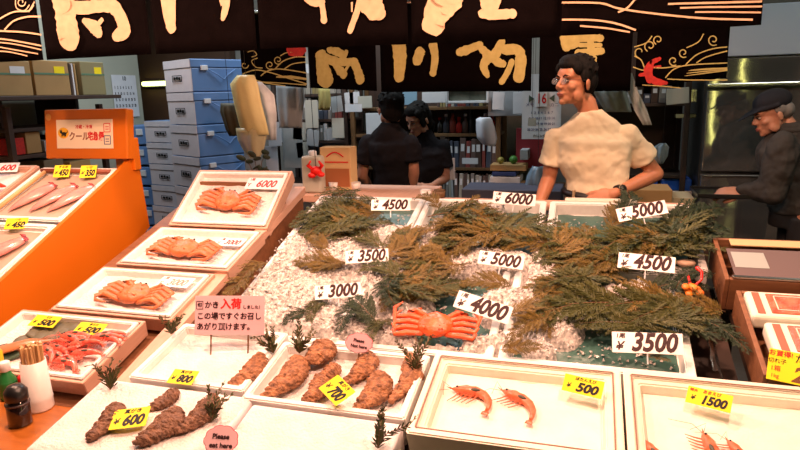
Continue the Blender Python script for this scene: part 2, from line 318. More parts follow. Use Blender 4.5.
# ------------------------------------------------------------ freezers at the right
steelf = mat('brushed_steel', (.34, .33, .31), .065, metal=.78)
nt = steelf.node_tree; b = nt.nodes['Principled BSDF']; b.inputs['Anisotropic'].default_value = .5; b.inputs['Anisotropic Rotation'].default_value = .0
tg = nt.nodes.new('ShaderNodeCombineXYZ'); tg.inputs[2].default_value = 1; nt.links.new(tg.outputs[0], b.inputs['Tangent'])
n = nt.nodes.new('ShaderNodeTexNoise'); n.inputs['Scale'].default_value = 3; n.inputs['Detail'].default_value = 1
bp = nt.nodes.new('ShaderNodeBump'); bp.inputs['Strength'].default_value = .07; bp.inputs['Distance'].default_value = .02
nt.links.new(n.outputs['Fac'], bp.inputs['Height']); nt.links.new(bp.outputs[0], b.inputs['Normal'])
def freezer(x0, w, label):
    t = thing('steel_freezer', label, 'freezer', (x0+w/2, 4.42, 0), group='tall steel freezers')
    bm = BM(); box(bm, (0, .42, 1.02), (w, .78, 1.92), .006); mesh('cabinet', bm, mat('dark_steel', (.12, .12, .12), .4, metal=1), t)
    for z0, z1 in ((.12, .955), (.975, 1.49)):
        bm = BM(); box(bm, (0, 0, (z0+z1)/2), (w-.02, .05, z1-z0), .006); d = mesh('door', bm, steelf, t)
        bm = BM(); box(bm, (w/2-.06, -.04, (z0+z1)/2+.02), (.025, .03, .24), .006); mesh('handle', bm, steel, d)
        if z0 < .5: bm = BM(); box(bm, (0, -.028, z1-.008), (w-.04, .012, .012), .003); mesh('door_trim', bm, steel, t)
    bm = BM(); box(bm, (0, 0, 1.60), (w-.005, .06, .16), .006); mesh('control_panel', bm, steelf, t)
    bm = BM(); box(bm, (0, -.03, 1.517), (w, .05, .022), .004); mesh('panel_trim', bm, steel, t)
    bm = BM(); box(bm, (0, .0, 1.84), (w, .05, .30), .004); mesh('top_cover', bm, mat('satin_steel', (.42, .52, .68), .5, metal=.3), t)
    bm = BM(); [box(bm, (sx*(w/2-.06), .42+sy*.3, .03), (.05, .05, .06)) for sx in (-1, 1) for sy in (-1, 1)]; mesh('foot', bm, black, t)
freezer(.70, .80, 'tall brushed steel freezer behind the man in the cap, nearer the dark rack')
freezer(1.52, .80, 'tall brushed steel freezer behind the man in the cap, farther from the dark rack')
# ------------------------------------------------------------ racks and shelves on the back
def rack(label, x0, x1, y0, y1, zs, top, M=darkw, post=.035, back=False, name='shelf_rack'):
    w, d = x1-x0, y1-y0
    t = thing(name, label, 'shelf', ((x0+x1)/2, (y0+y1)/2, 0))
    for sx in (-1, 1):
        for sy in (-1, 1):
            bm = BM(); box(bm, (sx*(w-post)/2, sy*(d-post)/2, top/2), (post, post, top), .003); mesh('post', bm, M, t)
    for z in zs:
        bm = BM(); box(bm, (0, 0, z), (w-.01, d-.01, .022), .002); mesh('shelf_board', bm, M, t)
    if back:
        bm = BM(); box(bm, (0, d/2-.004, top/2), (w-.05, .008, top-.05)); mesh('back_panel', bm, mat('pale_backing', (.34, .33, .30), .85, (.26, .25, .22), 4) if 'files' in label else darkw, t)
    return t
def bx(name, label, cat, c, s, M, group=None, rot=0, bev=.004, tilt=0):
    bm = BM(); box(bm, (0, 0, s[2]/2), s, bev)
    o = mesh(name, bm, M); o.location = c; o.rotation_euler = (0, tilt, rot); return tag(o, label, cat, group)
# left wall shelf with cardboard boxes
SX = -3.45
t = thing('wall_shelf', 'dark wall shelf along the left wall carrying brown cardboard boxes', 'shelf', (SX, 2.97, 1.56))
bm = BM(); box(bm, (0, 0, -.012), (.68, 1.36, .024), .003); mesh('shelf_board', bm, darkw, t)
for y in (-.6, 0, .6): bm = BM(); box(bm, (-.15, y, -.11), (.36, .03, .18), .003); mesh('bracket', bm, darkw, t)
def carton(label, y0, y1, z, h, x=SX, d=.5, M=cardb, flap=0, tape=cardg):
    t = thing('cardboard_box', label, 'box', (x, (y0+y1)/2, z), group='cardboard boxes on the left shelf')
    L = y1-y0-.01
    bm = BM(); box(bm, (0, 0, h/2), (d, L, h), .004); mesh('carton', bm, M, t)
    bm = BM(); box(bm, (d/2+.0008, 0, h*.62), (.0015, L*.98, .012)); mesh('tape', bm, tape, t)
    bm = BM(); box(bm, (d/2+.001, L*.22, h*.74), (.002, L*.3, h*.2)); mesh('shipping_label', bm, paper if flap else yellow, t)
carton('brown cardboard box with a paper label, nearest to the stall front on the left shelf', 2.68, 3.02, 1.562, .20, flap=1)
carton('brown cardboard box with a yellow mark, second on the left shelf', 3.03, 3.31, 1.562, .21)
carton('olive cardboard box with a green band at the far end of the left shelf', 3.40, 3.62, 1.562, .215, M=mat('olive_card', (.24, .21, .10), .8))
for k in range(3):
    bx('folder', 'thin dark folder standing between cardboard boxes on the left shelf', 'folder', (SX+.08, 3.335+k*.022, 1.562), (.3, .012, .2), [darkw, paper, cardb][k], 'folders on the left shelf', 0, .001)
rk = rack('dark shelf unit standing under the cardboard boxes at the left wall', -3.75, -3.25, 2.85, 3.62, (.5, .95, 1.2, 1.36), 1.50)
for k, (y, l, h, M) in enumerate(((2.62, .2, .1, redp), (2.85, .24, .13, cardb), (3.15, .3, .07, cloth_g), (3.5, .26, .09, darkw), (3.8, .2, .1, cardb))):
    bx('storage_box', ['small dark red box low on the left shelf unit', 'plain brown box on the left shelf unit beside the red one', 'flat grey box on the left shelf unit', 'dark flat box on the left shelf unit', 'brown box at the far end of the left shelf unit'][k], 'box', (-3.45, 2.87+(y-2.5)*.48, 1.215), (.34, l*.45, h), M)
for k, (y, l, h, M) in enumerate(((2.7, .3, .18, cardb), (3.1, .34, .2, mat('dull_card', (.2, .15, .09), .8)), (3.55, .4, .17, cardb))):
    bx('storage_box', ['brown carton on the middle board of the left shelf unit', 'dull brown carton in the middle of the left shelf unit', 'long brown carton near the calendar on the left shelf unit'][k], 'box', (-3.45, 2.87+(y-2.5)*.48, .963), (.36, l*.45, h), M)
# wall calendar left
t = thing('wall_calendar', 'printed month calendar hanging on the pale left wall', 'calendar', (-3.79, 4.50, 1.555), (PI/2, 0, PI/2))
bm = BM(); box(bm, (0, 0, 0), (.29, .35, .004)); mesh('sheet', bm, paper, t)
for r in range(5): text('date_text', '   '.join(str(min(31, r*7+k+1)).rjust(2) for k in range(7 if r < 4 else 3)), .034, bink, t, (-.13, .07-r*.05, .003), align='LEFT', bold=.015, sx=.60)
text('heading_text', '10', .05, bink, t, (0, .145, .003), bold=.01); 
# freestanding blue boxes
def stamp(bm, w, h, y):
    for (a, b, c, d) in ((-1, -1, 1, -.8), (-1, .8, 1, 1), (-1, -1, -.9, 1), (.9, -1, 1, 1), (-.7, -.5, -.3, .5), (-.15, -.4, .2, .6), (.35, -.6, .7, .4), (-.6, -.1, .6, .1)):
        box(bm, ((a+c)/2*w/2, y, (b+d)/2*h/2), (abs(c-a)*w/2, .001, abs(d-b)*h/2))
def bluebox(label, c, yaw, w, d, h, group):
    t = thing('insulated_box', label, 'box', c, (0, 0, yaw), group)
    bm = BM(); box(bm, (0, 0, h*.36), (w, d, h*.72), .006); mesh('body', bm, bluep, t)
    bm = BM(); box(bm, (0, 0, h*.86), (w+.008, d+.008, h*.26), .006); mesh('lid', bm, bluep, t)
    bm = BM(); box(bm, (0, -d/2-.002, h*.36), (w*.995, .006, h*.71), .001); box(bm, (0, -d/2-.006, h*.86), (w*.995, .006, h*.25), .001); mesh('lit_end_face', bm, litend, t)['label'] = 'end face coloured grey white as the lit side'  # end face greyed: light falling on that side is put into its colour
    bm = BM(); stamp(bm, w*.36, h*.2, -d/2-.0105); mesh('stamp', bm, bink, t).location = (-.0, 0, h*.42)
    bm = BM(); box(bm, (w/2+.008, -d*.28, h*.72), (.016, .05, h*.15), .003); mesh('latch', bm, paper, t)
    bm = BM(); tube(bm, [(w/2+.012, -d*.2, h*.66), (w/2+.02, -.05*d, h*.5), (w/2+.022, 0.02, h*.36), (w/2+.02, .12*d, h*.5), (w/2+.012, d*.28, h*.68)], .004, 6); mesh('strap', bm, bluep, t, True)
st = [('topmost of the nearer stack behind the crab boxes', 0), ('second from the top of the nearer stack', 1), ('third from the top of the nearer stack', 2), ('fourth from the top of the nearer stack', 3), ('fifth from the top of the nearer stack', 4), ('sixth from the top in the nearer stack', 5), ('seventh from the top in the nearer stack', 6), ('bottom one of the nearer stack on the floor', 7)]
H1 = 1.79/8
for k, (s, i) in enumerate(st):
    bluebox('blue insulated fish box with end greyed as lit, '+s, (-2.67+rnd.uniform(-.006, .006), 4.02, 1.79-(i+1)*H1), rad(-27+rnd.uniform(-1.5, 1.5)), .40, .42, H1-.003, 'blue fish boxes in the nearer stack')
H2 = 1.36/8
names = ['topmost', 'second from the top', 'third from the top', 'fourth from the top', 'fifth from the top', 'sixth from the top', 'seventh from the top', 'bottom one']
for i in range(8):
    bluebox('smaller fish box with end greyed as lit, %s in the stack left of the tallest' % names[i], (-3.17+rnd.uniform(-.008, .008), 4.32, 1.36-(i+1)*H2), rad(-14+rnd.uniform(-2, 2)), .36, .34, H2-.003, 'smaller fish boxes in the middle stack')
for i in range(8):
    bm = BM(); t = thing('insulated_box', 'dull blue lidded box, %s in the stack beside the calendar wall' % names[i], 'box', (-3.55, 4.50, 1.33-(i+1)*H2), (0, 0, rad(2+rnd.uniform(-2, 2))), 'blue boxes in the farthest stack')
    box(bm, (0, 0, H2*.45), (.34, .36, H2*.9), .006); mesh('body', bm, bluep, t)
    bm = BM(); box(bm, (.0, -.184, H2*.6), (.06, .01, .05), .003); mesh('latch', bm, paper, t)
# ------------------------------------------------------------ things at the back of the stall
def span(x0, y0, x1, y1, Y):
    ym = (y0+y1)/2; xm = (x0+x1)/2
    a, b = hy(x0, ym, Y), hy(x1, ym, Y); t, u = hy(xm, y0, Y), hy(xm, y1, Y)
    return (a.x+b.x)/2, u.z, b.x-a.x, t.z-u.z
def bg(name, label, cat, x0, y0, x1, y1, Y, depth, M, group=None, bev=.003, tilt=0, rot=0):
    cx, cz, w, h = span(x0, y0, x1, y1, Y)
    o = bx(name, label, cat, (cx, Y+depth/2, cz), (w, depth, h), M, group, rot, bev, tilt)
    if cat in ('paper', 'board'):
        bm = BM(); tube(bm, [(0, 0, h-.01), (0, 0, 2.98-cz)], .0016, 5); mesh('string', bm, black, o)
    return o
rackB = rack('brown back shelf unit with books behind the two workers in black', -1.80, -.62, 4.62, 5.0, (.35, .70, .945, 1.40), 1.98, brownw, back=True)
rackC = rack('back shelf unit holding files left of the workers', -2.5, -1.84, 4.66, 5.05, (.4, .8, 1.15, 1.32, 1.52), 1.98, darkw, back=True)
rackD = rack('dark metal rack beside the freezers', -.05, .64, 4.55, 4.95, (.3, .80, .915, 1.40, 1.56), 1.95, darkw, back=True)
rackE = rack('low brown side shelf stacked with papers left of the man', -.60, -.08, 4.45, 4.85, (.3, .60, .812), .86, brownw)
def books(label, group, x0, x1, z, Y, hs, cols, w=(.012, .03), d=.16):
    x = x0; i = 0
    while x < x1:
        ww = rnd.uniform(*w); h = rnd.uniform(*hs)
        c = cols[rnd.randrange(len(cols))]
        bm = BM(); box(bm, (0, 0, h/2), (ww, d, h), .0015, seg=1)
        if ww > .018: box(bm, (0, -d/2-.0006, h*.68), (ww*.6, .001, h*.25), mi=1)
        o = mesh('book', bm, [c, paper]); o.location = (x+ww/2, Y+d/2, z); o.rotation_euler = (0, rnd.uniform(-.05, .05), 0); tag(o, label, 'book', group)
        x += ww+.004
bc = [mat('book_a', (.22, .2, .18), .7), mat('book_b', (.10, .06, .05), .7), mat('book_c', (.35, .33, .28), .7), mat('book_d', (.05, .06, .09), .7), mat('book_e', (.30, .24, .10), .7), mat('book_f', (.22, .04, .03), .7)]
books('book in the row on the brown shelf right of the woman', 'books on the brown shelf board', -1.10, -.75, 1.412, 4.63, (.07, .12), bc)
books('dark binder low on the brown back shelf', 'dark binders low on the brown shelf', -1.22, -.66, .957, 4.63, (.19, .24), [bc[1], bc[3], bc[5], darkw], (.02, .045))
books('grey file low behind the two workers', 'grey files on the lowest visible board', -1.30, -.66, .711, 4.63, (.17, .21), [bc[0], bc[2], cloth_g, bc[1]], (.014, .03))
books('file on the upper board of the left back shelf', 'files on the upper left board', -2.42, -1.92, 1.532, 4.67, (.2, .3), [bc[0], bc[4], cloth_g, bc[2], bc[4], paper], (.03, .06))
books('file on the middle board of the left back shelf', 'files on the middle left board', -2.30, -1.90, 1.332, 4.67, (.12, .17), [bc[1], bc[0], cloth_g, bc[5], bc[3]], (.02, .04))
books('pale file on the lower board of the left back shelf', 'files on the lower left board', -2.42, -1.92, 1.162, 4.67, (.08, .14), [cloth_g, bc[2], paper, bc[0]], (.015, .04))
bm = None
# second board carrying small dark bottles
t = rackB
bm = BM(); box(bm, (0, 0, 1.20), (1.15, .36, .02)); mesh('shelf_board', bm, brownw, rackB)
for k in range(10):
    M = [black, bc[5], bc[1], MATS['book_d'], redp][(k*3) % 5]; h = .10+.05*((k*7) % 3)/2
    bm = BM(); lathe(bm, [(.02, 0), (.024, .008), (.024, h*.6), (.011, h*.78), (.011, h)], 14)
    t = thing('bottle', 'small dark bottle on the dim board right of the woman', 'bottle', (-1.10+k*.05, 4.72, 1.211), group='dark bottles on the brown shelf')
    mesh('body', bm, M, t, True); bm = BM(); lathe(bm, [(.013, h), (.013, h+.018), (.01, h+.02)], 12); mesh('cap', bm, [redp, paper, black][k % 3], t, True)
# hanging things left
def hang(name, label, cat, outline, Y, depth, M, wob=.02, seed=0, sol=.004):
    """soft hanging piece: outline rows [(y, xl, xr)] in survey pixels at depth Y"""
    bm = BM(); rows = []; nx = 12
    O = []
    for a, b in zip(outline, outline[1:]):
        for k in range(3): O.append([a[i]+(b[i]-a[i])*k/3 for i in range(3)])
    O.append(list(outline[-1]))
    for r, (y, xl, xr) in enumerate(O):
        A, B = hy(xl, y, Y), hy(xr, y, Y); row = []
        for k in range(nx+1):
            u = k/nx; p = A.lerp(B, u)
            bulge = math.sin(PI*u)*depth*math.sin(PI*min(1, .25+.75*r/len(O)))
            p.y = Y-bulge+wob*noise.noise(Vector((p.x*9, p.z*5, seed)))+wob*.4*math.sin(u*14+seed)
            row.append(bm.verts.new(p))
        rows.append(row)
    for a, b in zip(rows, rows[1:]):
        for k in range(nx): bm.faces.new((a[k], a[k+1], b[k+1], b[k]))
    piv = hy(outline[0][1], outline[0][0], Y); bmesh.ops.translate(bm, vec=-piv, verts=bm.verts)
    o = mesh(name, bm, M, None, True, piv); s = o.modifiers.new('t', 'SOLIDIFY'); s.thickness = sol
    if cat:
        q = hy((outline[0][1]+outline[0][2])/2, outline[0][0], Y)-piv; bm = BM(); tube(bm, [q+Vector((0, 0, -.02)), q+Vector((0, 0, 2.98-piv.z-q.z))], .0016, 5); mesh('string', bm, black, o)
    return tag(o, label, cat) if cat else o
o = hang('vinyl_glove_bag', 'pale yellow plastic bag hanging under the left end of the short curtain', 'bag', [(75, 237, 254), (84, 230, 258), (105, 234, 262), (125, 239, 267), (135, 243, 269)], 3.30, .03, vinyl, wob=.008, seed=1)
w = hang('bag_skirt', '', '', [(128, 236, 268), (140, 238, 266), (150, 243, 264), (158, 250, 260)], 3.31, .03, vinylt, wob=.01, seed=2, sol=.002); w.location = Vector(w.location)-Vector(o.location); w.parent = o; w['label'] = 'thin clear yellowish lower edge'
hang('white_plastic_bag', 'crumpled white plastic bag hanging behind the yellow one', 'bag', [(82, 250, 262), (95, 256, 274), (115, 262, 277), (140, 266, 277)], 3.40, .03, vinylw, wob=.012, seed=3)
hang('grey_apron', 'light grey cloth hanging right of the yellow bag', 'cloth', [(84, 276, 304), (100, 277, 305), (120, 279, 302), (128, 279, 302)], 3.75, .03, cloth_g, seed=4)
hang('dust_cloth', 'mustard cloth strip hanging at the left of the file shelf', 'cloth', [(88, 318, 330), (100, 319, 331), (110, 318, 330)], 4.5, .02, mat('mustard_cloth', (.35, .30, .10), .9), seed=8)
hang('dark_pouch', 'dark pouch hanging between blue boxes and yellow bag', 'bag', [(103, 222, 236), (112, 221, 240), (130, 226, 242), (136, 230, 240)], 3.5, .05, mat('olive_pouch', (.07, .06, .03), .6), seed=5)
bg('paper_sheet', 'white paper sheet pinned below the grey cloth', 'paper', 268, 122, 281, 146, 4.2, .004, paper)
bg('paper_sheet', 'lower white sheet hanging under the pinned white sheet', 'paper', 266, 146, 278, 174, 4.22, .004, paper)
bg('paper_sheet', 'white notice sheet by the shoulder of the man in black', 'paper', 366, 113, 386, 138, 4.5, .004, paper)
bg('paper_sheet', 'light blue printed sheet hung above the woman in black', 'paper', 399, 92, 417, 105, 4.5, .004, mat('blue_sheet', (.25, .42, .55), .8))
bg('paper_sheet', 'white sheet right of the light blue one', 'paper', 422, 92, 446, 103, 4.5, .004, paper)
bg('paper_sheet', 'white paper hanging by the hip of the woman in black', 'paper', 441, 158, 455, 180, 4.3, .004, paper)
bg('paper_sheet', 'pale paper between the framed picture and the calendar', 'paper', 492, 92, 504, 110, 4.55, .004, paper, tilt=.06)
bg('paper_sheet', 'printed notice left of the big calendar', 'paper', 513, 92, 524, 114, 4.54, .004, paper)
bg('wall_board', 'pale grey board behind the notices', 'board', 488, 88, 522, 116, 4.6, .012, mat('pale_board', (.36, .38, .40), .7))
for k, (x0, y0, x1, y1) in enumerate(((280, 128, 290, 142), (292, 122, 305, 140), (306, 130, 318, 146), (283, 146, 296, 160), (297, 142, 309, 158), (327, 128, 340, 140), (345, 92, 360, 104), (358, 96, 372, 108), (332, 96, 343, 112))):
    bg('paper_note', ['small note pinned at the left end of the file shelf', 'note second from the left on the file shelf', 'note above the red crab ornament', 'low note at the left end of the file shelf', 'low note beside the translucent bottle', 'note right of the red crab ornament', 'note under the curtain left of the man in black', 'cream note beside his head', 'note on the upper file board'][k], 'paper', x0, y0, x1, y1, 4.62-(k % 3)*.02, .003, [paper, mat('cream_paper', (.5, .48, .40), .8), cloth_g][k % 3], tilt=rnd.uniform(-.15, .15))
# framed picture
cx, cz, w, h = span(446, 88, 489, 102, 4.56)
t = thing('framed_picture', 'white framed dark picture above the book shelf', 'picture', (cx, 4.56, cz+h/2))
bm = BM(); box(bm, (0, .01, 0), (w-.02, .006, h-.02)); mesh('picture_sheet', bm, mat('dark_picture', (.03, .05, .03), .5, (.14, .14, .11), 14), t)
bm = BM(); [box(bm, (0, 0, s*(h/2)), (w, .02, .018), .003) for s in (-1, 1)]; [box(bm, (s*(w/2-.009), 0, 0), (.018, .02, h), .003) for s in (-1, 1)]; mesh('frame', bm, paper, t)
# hanging white pillow bag
o = hang('white_bag', 'plump white bag hanging from the brown shelf', 'bag', [(117, 480, 490), (119, 476, 492), (128, 476, 495), (138, 477, 497), (144, 482, 496), (146, 489, 494)], 4.42, .08, mat('soft_white', (.62, .64, .70), .6), wob=.006, seed=6, sol=.01)
# desk calendar 16
cx, cz, w, h = span(522, 92, 561, 139, 4.40)
t = thing('date_calendar', 'big white calendar with a red 16 behind the man', 'calendar', (cx, 4.40, cz+h/2), (PI/2, 0, 0))
bm = BM(); box(bm, (0, .06, 0), (w, h+.12, .005)); mesh('sheet', bm, paper, t)
bm = BM(); tube(bm, [(0, h/2+.06, 0), (0, 2.97-cz-h/2, 0)], .002, 5); mesh('string', bm, black, t)
bm = BM(); box(bm, (0, .11, .008), (.075, .10, .008), .002); pd = mesh('date_pad', bm, mcards('pad_white', (.75, .73, .72)), t)
text('date_text', '16', .092, redink, pd, (0, .112, .0125), bold=.02, sx=.72)
for s in (-1, 1):
    bm = BM(); vs = [bm.verts.new(p) for p in ((s*.05, .115, .004), (s*.085, .14, .004), (s*.085, .09, .004))]; bm.faces.new(vs); f = bm.faces.new([bm.verts.new((v.co.x, v.co.y, .006)) for v in vs]); mesh('leaf_mark', bm, leafm, t)
for r in range(4): text('date_text', ' '.join(str(r*7+k+1).rjust(2) for k in range(7)), .024, inkblue, t, (0, .02-r*.038, .003), bold=.0, sx=.9)
text('note_text', 'メモ', .03, inkblue, t, (-w*.3, .075, .003)); text('note_text', 'カニ', .03, inkblue, t, (w*.33, .07, .003)); text('heading_text', 'カレンダー', .022, bink, t, (0, -h/2+.02, .003), bold=.02)
bg('red_banner', 'dark red board behind the calendar', 'board', 516, 128, 552, 168, 4.62, .012, mat('dull_red', (.22, .012, .018), .7))
# low shelf clutter
for k, (x0, y0, x1, y1, M) in enumerate(((489, 184, 528, 189, cardb), (490, 177, 520, 183, paper), (492, 172, 516, 176, inkblue), (490, 165, 526, 171, cardb), (520, 150, 528, 160, cloth_g))):
    bg('document_tray', ['tan flat box lowest in the pile left of the man', 'white folded papers in the pile left of the man', 'blue folder in the pile left of the man', 'tan flat box on top of the pile left of the man', 'small grey jar above the pile left of the man'][k], 'box' if k != 4 else 'jar', x0, y0, x1, y1, 4.47, .2, M)
ball = lambda nm, lab, cat, x, y, Y, r, M, s=(1, 1, 1): (lambda bm: (ell(bm, (0, 0, 0), (r*s[0], r*s[1], r*s[2]), None, 20, 14), tag(mesh(nm, bm, M, None, True, Vector((hy(x, y, Y).x, Y+.10, zt_+r*s[2]))), lab, cat)))(BM())
zt_ = hy(508, 165, 4.47).z
ball('green_ball', 'green round fruit on the pile left of the man', 'fruit', 512, 147, 4.45, .03, mat('lime', (.06, .22, .03), .5))
ball('yellow_ball', 'yellow green round fruit beside the green one', 'fruit', 499, 152, 4.45, .025, mat('lemon', (.25, .22, .04), .5))
hang('blue_plastic_bag', 'pale blue plastic bag just left of the man in cream', 'bag', [(166, 533, 543), (176, 527, 545), (188, 525, 545)], 4.1, .06, mat('thin_blue', (.20, .32, .42), .3, (.12, .18, .25), 12, .6, 20), seed=9)
hang('blue_plastic_bag', 'clear bluish bag hanging behind the elbow of the man in cream', 'bag', [(143, 660, 666), (147, 653, 669), (156, 652, 668), (164, 657, 663)], 4.2, .04, mat('thin_clear', (.35, .42, .46), .2, (.2, .25, .3), 12, .6, 25), seed=10)
hang('hanging_poster', 'grey white rolled sheet hanging beside the head of the man', 'paper', [(73, 624, 632), (90, 627, 638), (110, 634, 647), (125, 643, 652)], 3.7, .01, mat('greyed_paper', (.50, .52, .48), .6), wob=.006, seed=11)
hang('clear_wrap', 'crumpled pale plastic wrap behind the neck of the man', 'bag', [(90, 592, 626), (97, 596, 628), (104, 600, 630), (112, 606, 632)], 3.75, .05, mat('cool_wrap', (.42, .46, .42), .35, (.25, .28, .26), 12, .8, 18), seed=12)
bg('paper_note', 'cream handwritten note on the dark rack', 'paper', 667, 88, 690, 104, 4.50, .004, mat('cream_paper', (.5, .48, .40), .8), tilt=-.08)
books('dark box file on the dark rack beside the freezers', 'box files on the dark rack', .04, .60, 1.412, 4.57, (.06, .12), [bc[1], darkw, bc[3], bc[0], cloth_g], (.04, .09))
bg('wire_basket', 'steel basket at the right end of the dark rack', 'basket', 688, 89, 697, 102, 4.57, .05, steel)
bg('glass_plate', 'pale glass dish on the dark rack under the cream note', 'plate', 676, 114, 696, 118, 4.57, .1, mat('pale_glass', (.35, .36, .2), .2))
bg('blue_tub', 'bright blue tub with a lid low on the dark rack', 'tub', 661, 179, 692, 191, 4.57, .3, bluetub, bev=.012)
bg('blue_tub', 'blue tub low behind the arm of the man in cream', 'tub', 636, 176, 658, 192, 4.57, .3, bluetub, bev=.012)
bg('white_tub', 'white tub below the bright blue tub', 'tub', 664, 191, 692, 197, 4.57, .3, cupm, bev=.006)
bg('cardboard_box', 'open cardboard box behind the hip of the man in cream', 'box', 622, 190, 672, 214, 3.75, .25, cardb)
bg('cardboard_box', 'pale cardboard box right of the open cardboard box', 'box', 670, 198, 694, 214, 3.8, .25, mat('pale_card', (.40, .35, .22), .8))
_x, _z, _w, _h = span(462, 190, 560, 306, 3.85)
bx('back_counter', 'dull blue grey counter behind the ice table left of the man', 'counter', (_x, 4.0, 0), (_w, .32, _z+_h), mat('dull_blue', (.06, .07, .11), .6))
# things standing near the rear left of the ice table
RT = 3.0
t = thing('side_counter', 'plain wooden side counter behind the left end of the ice table', 'counter', (-1.27, 3.14, 0))
bm = BM(); box(bm, (0, 0, .99), (1.0, .40, .04), .005); mesh('worktop', bm, pinkwood, t)
for sx in (-.46, .46):
    for sy in (-.17, .17): bm = BM(); box(bm, (sx, sy, .485), (.05, .05, .97)); mesh('leg', bm, darkw, t)
def on_side(x, y): return hy(x, y, RT)
# cardboard gift box with print
cx, cz, w, h = span(322, 147, 352, 186, 3.12)
t = thing('printed_carton', 'tan printed carton standing on the side counter near the red crab ornament', 'box', (cx, 3.15, 1.011))
hh = cz+h-1.011
bm = BM(); box(bm, (0, 0, hh/2), (w, .10, hh), .003); mesh('carton', bm, mat('tan_print', (.62, .42, .20), .7), t)
bm = BM(); box(bm, (0, -.052, hh*.30), (w*.9, .003, hh*.42)); mesh('front_label', bm, mat('rust_label', (.35, .12, .04), .7), t)
bm = BM(); box(bm, (0, -.052, hh*.66), (w*.86, .003, .006)); tube(bm, [(-w*.28+w*.56*k/10, -.052, hh*.78+.025*math.sin(PI*k/10)) for k in range(11)], .004, 5); mesh('print', bm, redink, t)
cx, cz, w, h = span(300, 152, 321, 198, 2.98)
t = thing('plastic_container', 'milky plastic container left of the red crab ornament', 'container', (cx, 3.02, 1.011)); hh = cz+h-1.011
bm = BM(); box(bm, (0, 0, hh*.45), (w*.95, .07, hh*.9), .018, seg=4); mesh('body', bm, mat('milky_plastic', (.60, .58, .48), .35, trans=.3), t, True)
bm = BM(); lathe(bm, [(.02, hh*.88), (.022, hh*.9), (.022, hh), (.015, hh+.004)], 16); mesh('cap', bm, paper, t, True)
# red crab ornament on a string
p = hy(316, 171, 2.95)
t = thing('crab_ornament', 'red crab shaped ornament hanging on a string above the side counter', 'ornament', p)
bm = BM(); ell(bm, (0, 0, 0), (.032, .02, .026)); ell(bm, (-.022, -.005, -.022), (.022, .018, .016)); ell(bm, (.03, -.005, -.018), (.02, .016, .014))
for s in (-1, 1): tube(bm, [(s*.02, 0, .01), (s*.04, -.01, .03), (s*.025, -.01, .05)], [.009, .011, .006], 8, round_=True)
mesh('body', bm, mat('glossy_red', (.75, .015, .01), .3), t, True)
bm = BM(); tube(bm, [(0, 0, .02), (-.05, .1, .26), (-.10, .2, .55), (-.10, .2, 1.9)], .0018, 5); mesh('string', bm, black, t)
for k, (x, y, lab, M) in enumerate(((356, 190, 'small cup beside the tan carton', cupm), (426, 203, 'small pale cup at the left back edge of the middle ice box', cupm), (440, 201, 'brown pot behind the middle ice box', brownw), (334, 190, 'low tan tub in front of the tan carton', cupm))):
    q = hz(x, y, 1.012) if k in (0, 3) else hy(x, y, 2.85)
    t = thing('cup', lab, 'cup', (q.x, min(q.y, 3.2), 1.011 if k in (0, 3) else 1.021)); h = .045
    bm = BM(); lathe(bm, [(.022, 0), (.028, h), (.024, h), (.02, .006)], 18); mesh('body', bm, M, t, True); bm = BM(); lathe(bm, [(.0285, h-.004), (.0285, h), (.025, h)], 18); mesh('rim', bm, M, t, True)
# crumpled white bag held by worker
# leafy stems near yellow bag
t = thing('leafy_stem', 'dark leafy stems below the hanging yellow bag', 'plant', hy(258, 178, 3.0))
t.location.z -= .02
for k, (dx, dz) in enumerate(((-.02, .12), (-.09, .10), (.06, .13), (-.06, .02), (.05, .04), (0, .05))):
    bm = BM(); tube(bm, [(0, 0, -.05), (dx*.5, 0, dz*.6), (dx, 0, dz)], .002, 5); mesh('stem', bm, stemm, t)
    bm = BM(); ell(bm, (dx, -.01, dz), (.028, .006, .016), (.3*k, .5, .6*k)); ell(bm, (dx*.7+.02, -.005, dz*.8), (.024, .005, .014), (.5, .2*k, 1)); mesh('leaf', bm, mat('dark_leaf', (.02, .035, .02), .5), t, True)
t.location = hy(258, 176, 3.0)
t2 = thing('flower_pot', 'dim pot holding the leafy stems', 'pot', (t.location.x, 3.0, t.location.z-.16))
bm = BM(); lathe(bm, [(.04, 0), (.055, .10), (.048, .10), (.04, .01)], 20); mesh('body', bm, brownw, t2, True); bm = BM(); lathe(bm, [(.058, .095), (.058, .11), (.05, .11)], 20); mesh('rim', bm, brownw, t2, True)
t3 = thing('stool', 'dark stool carrying the flower pot', 'stool', (t.location.x, 3.0, 0)); zt = t2.location.z
bm = BM(); box(bm, (0, 0, zt-.015), (.2, .2, .03), .005); mesh('seat', bm, darkw, t3)
for sx in (-1, 1):
    for sy in (-1, 1): bm = BM(); box(bm, (sx*.08, sy*.08, (zt-.03)/2), (.03, .03, zt-.03)); mesh('leg', bm, darkw, t3)

t = thing('side_table', 'low dark table under the open cardboard box', 'table', (.44, 3.92, 0))
bm = BM(); box(bm, (0, 0, .785), (.50, .36, .03)); mesh('table_top', bm, darkw, t)
for sx in (-.22, .22):
    for sy in (-.15, .15): bm = BM(); box(bm, (sx, sy, .385), (.03, .03, .77)); mesh('leg', bm, darkw, t)
t = thing('plank', 'narrow pale plank along the back edge of the ice boxes', 'plank', (-.40, 2.85, 0))
bm = BM(); box(bm, (0, 0, 1.005), (1.66, .11, .03), .004); mesh('board', bm, pinkwood, t)
for sx in (-.80, 0, .80): bm = BM(); box(bm, (sx, 0, .495), (.04, .06, .99)); mesh('leg', bm, darkw, t)

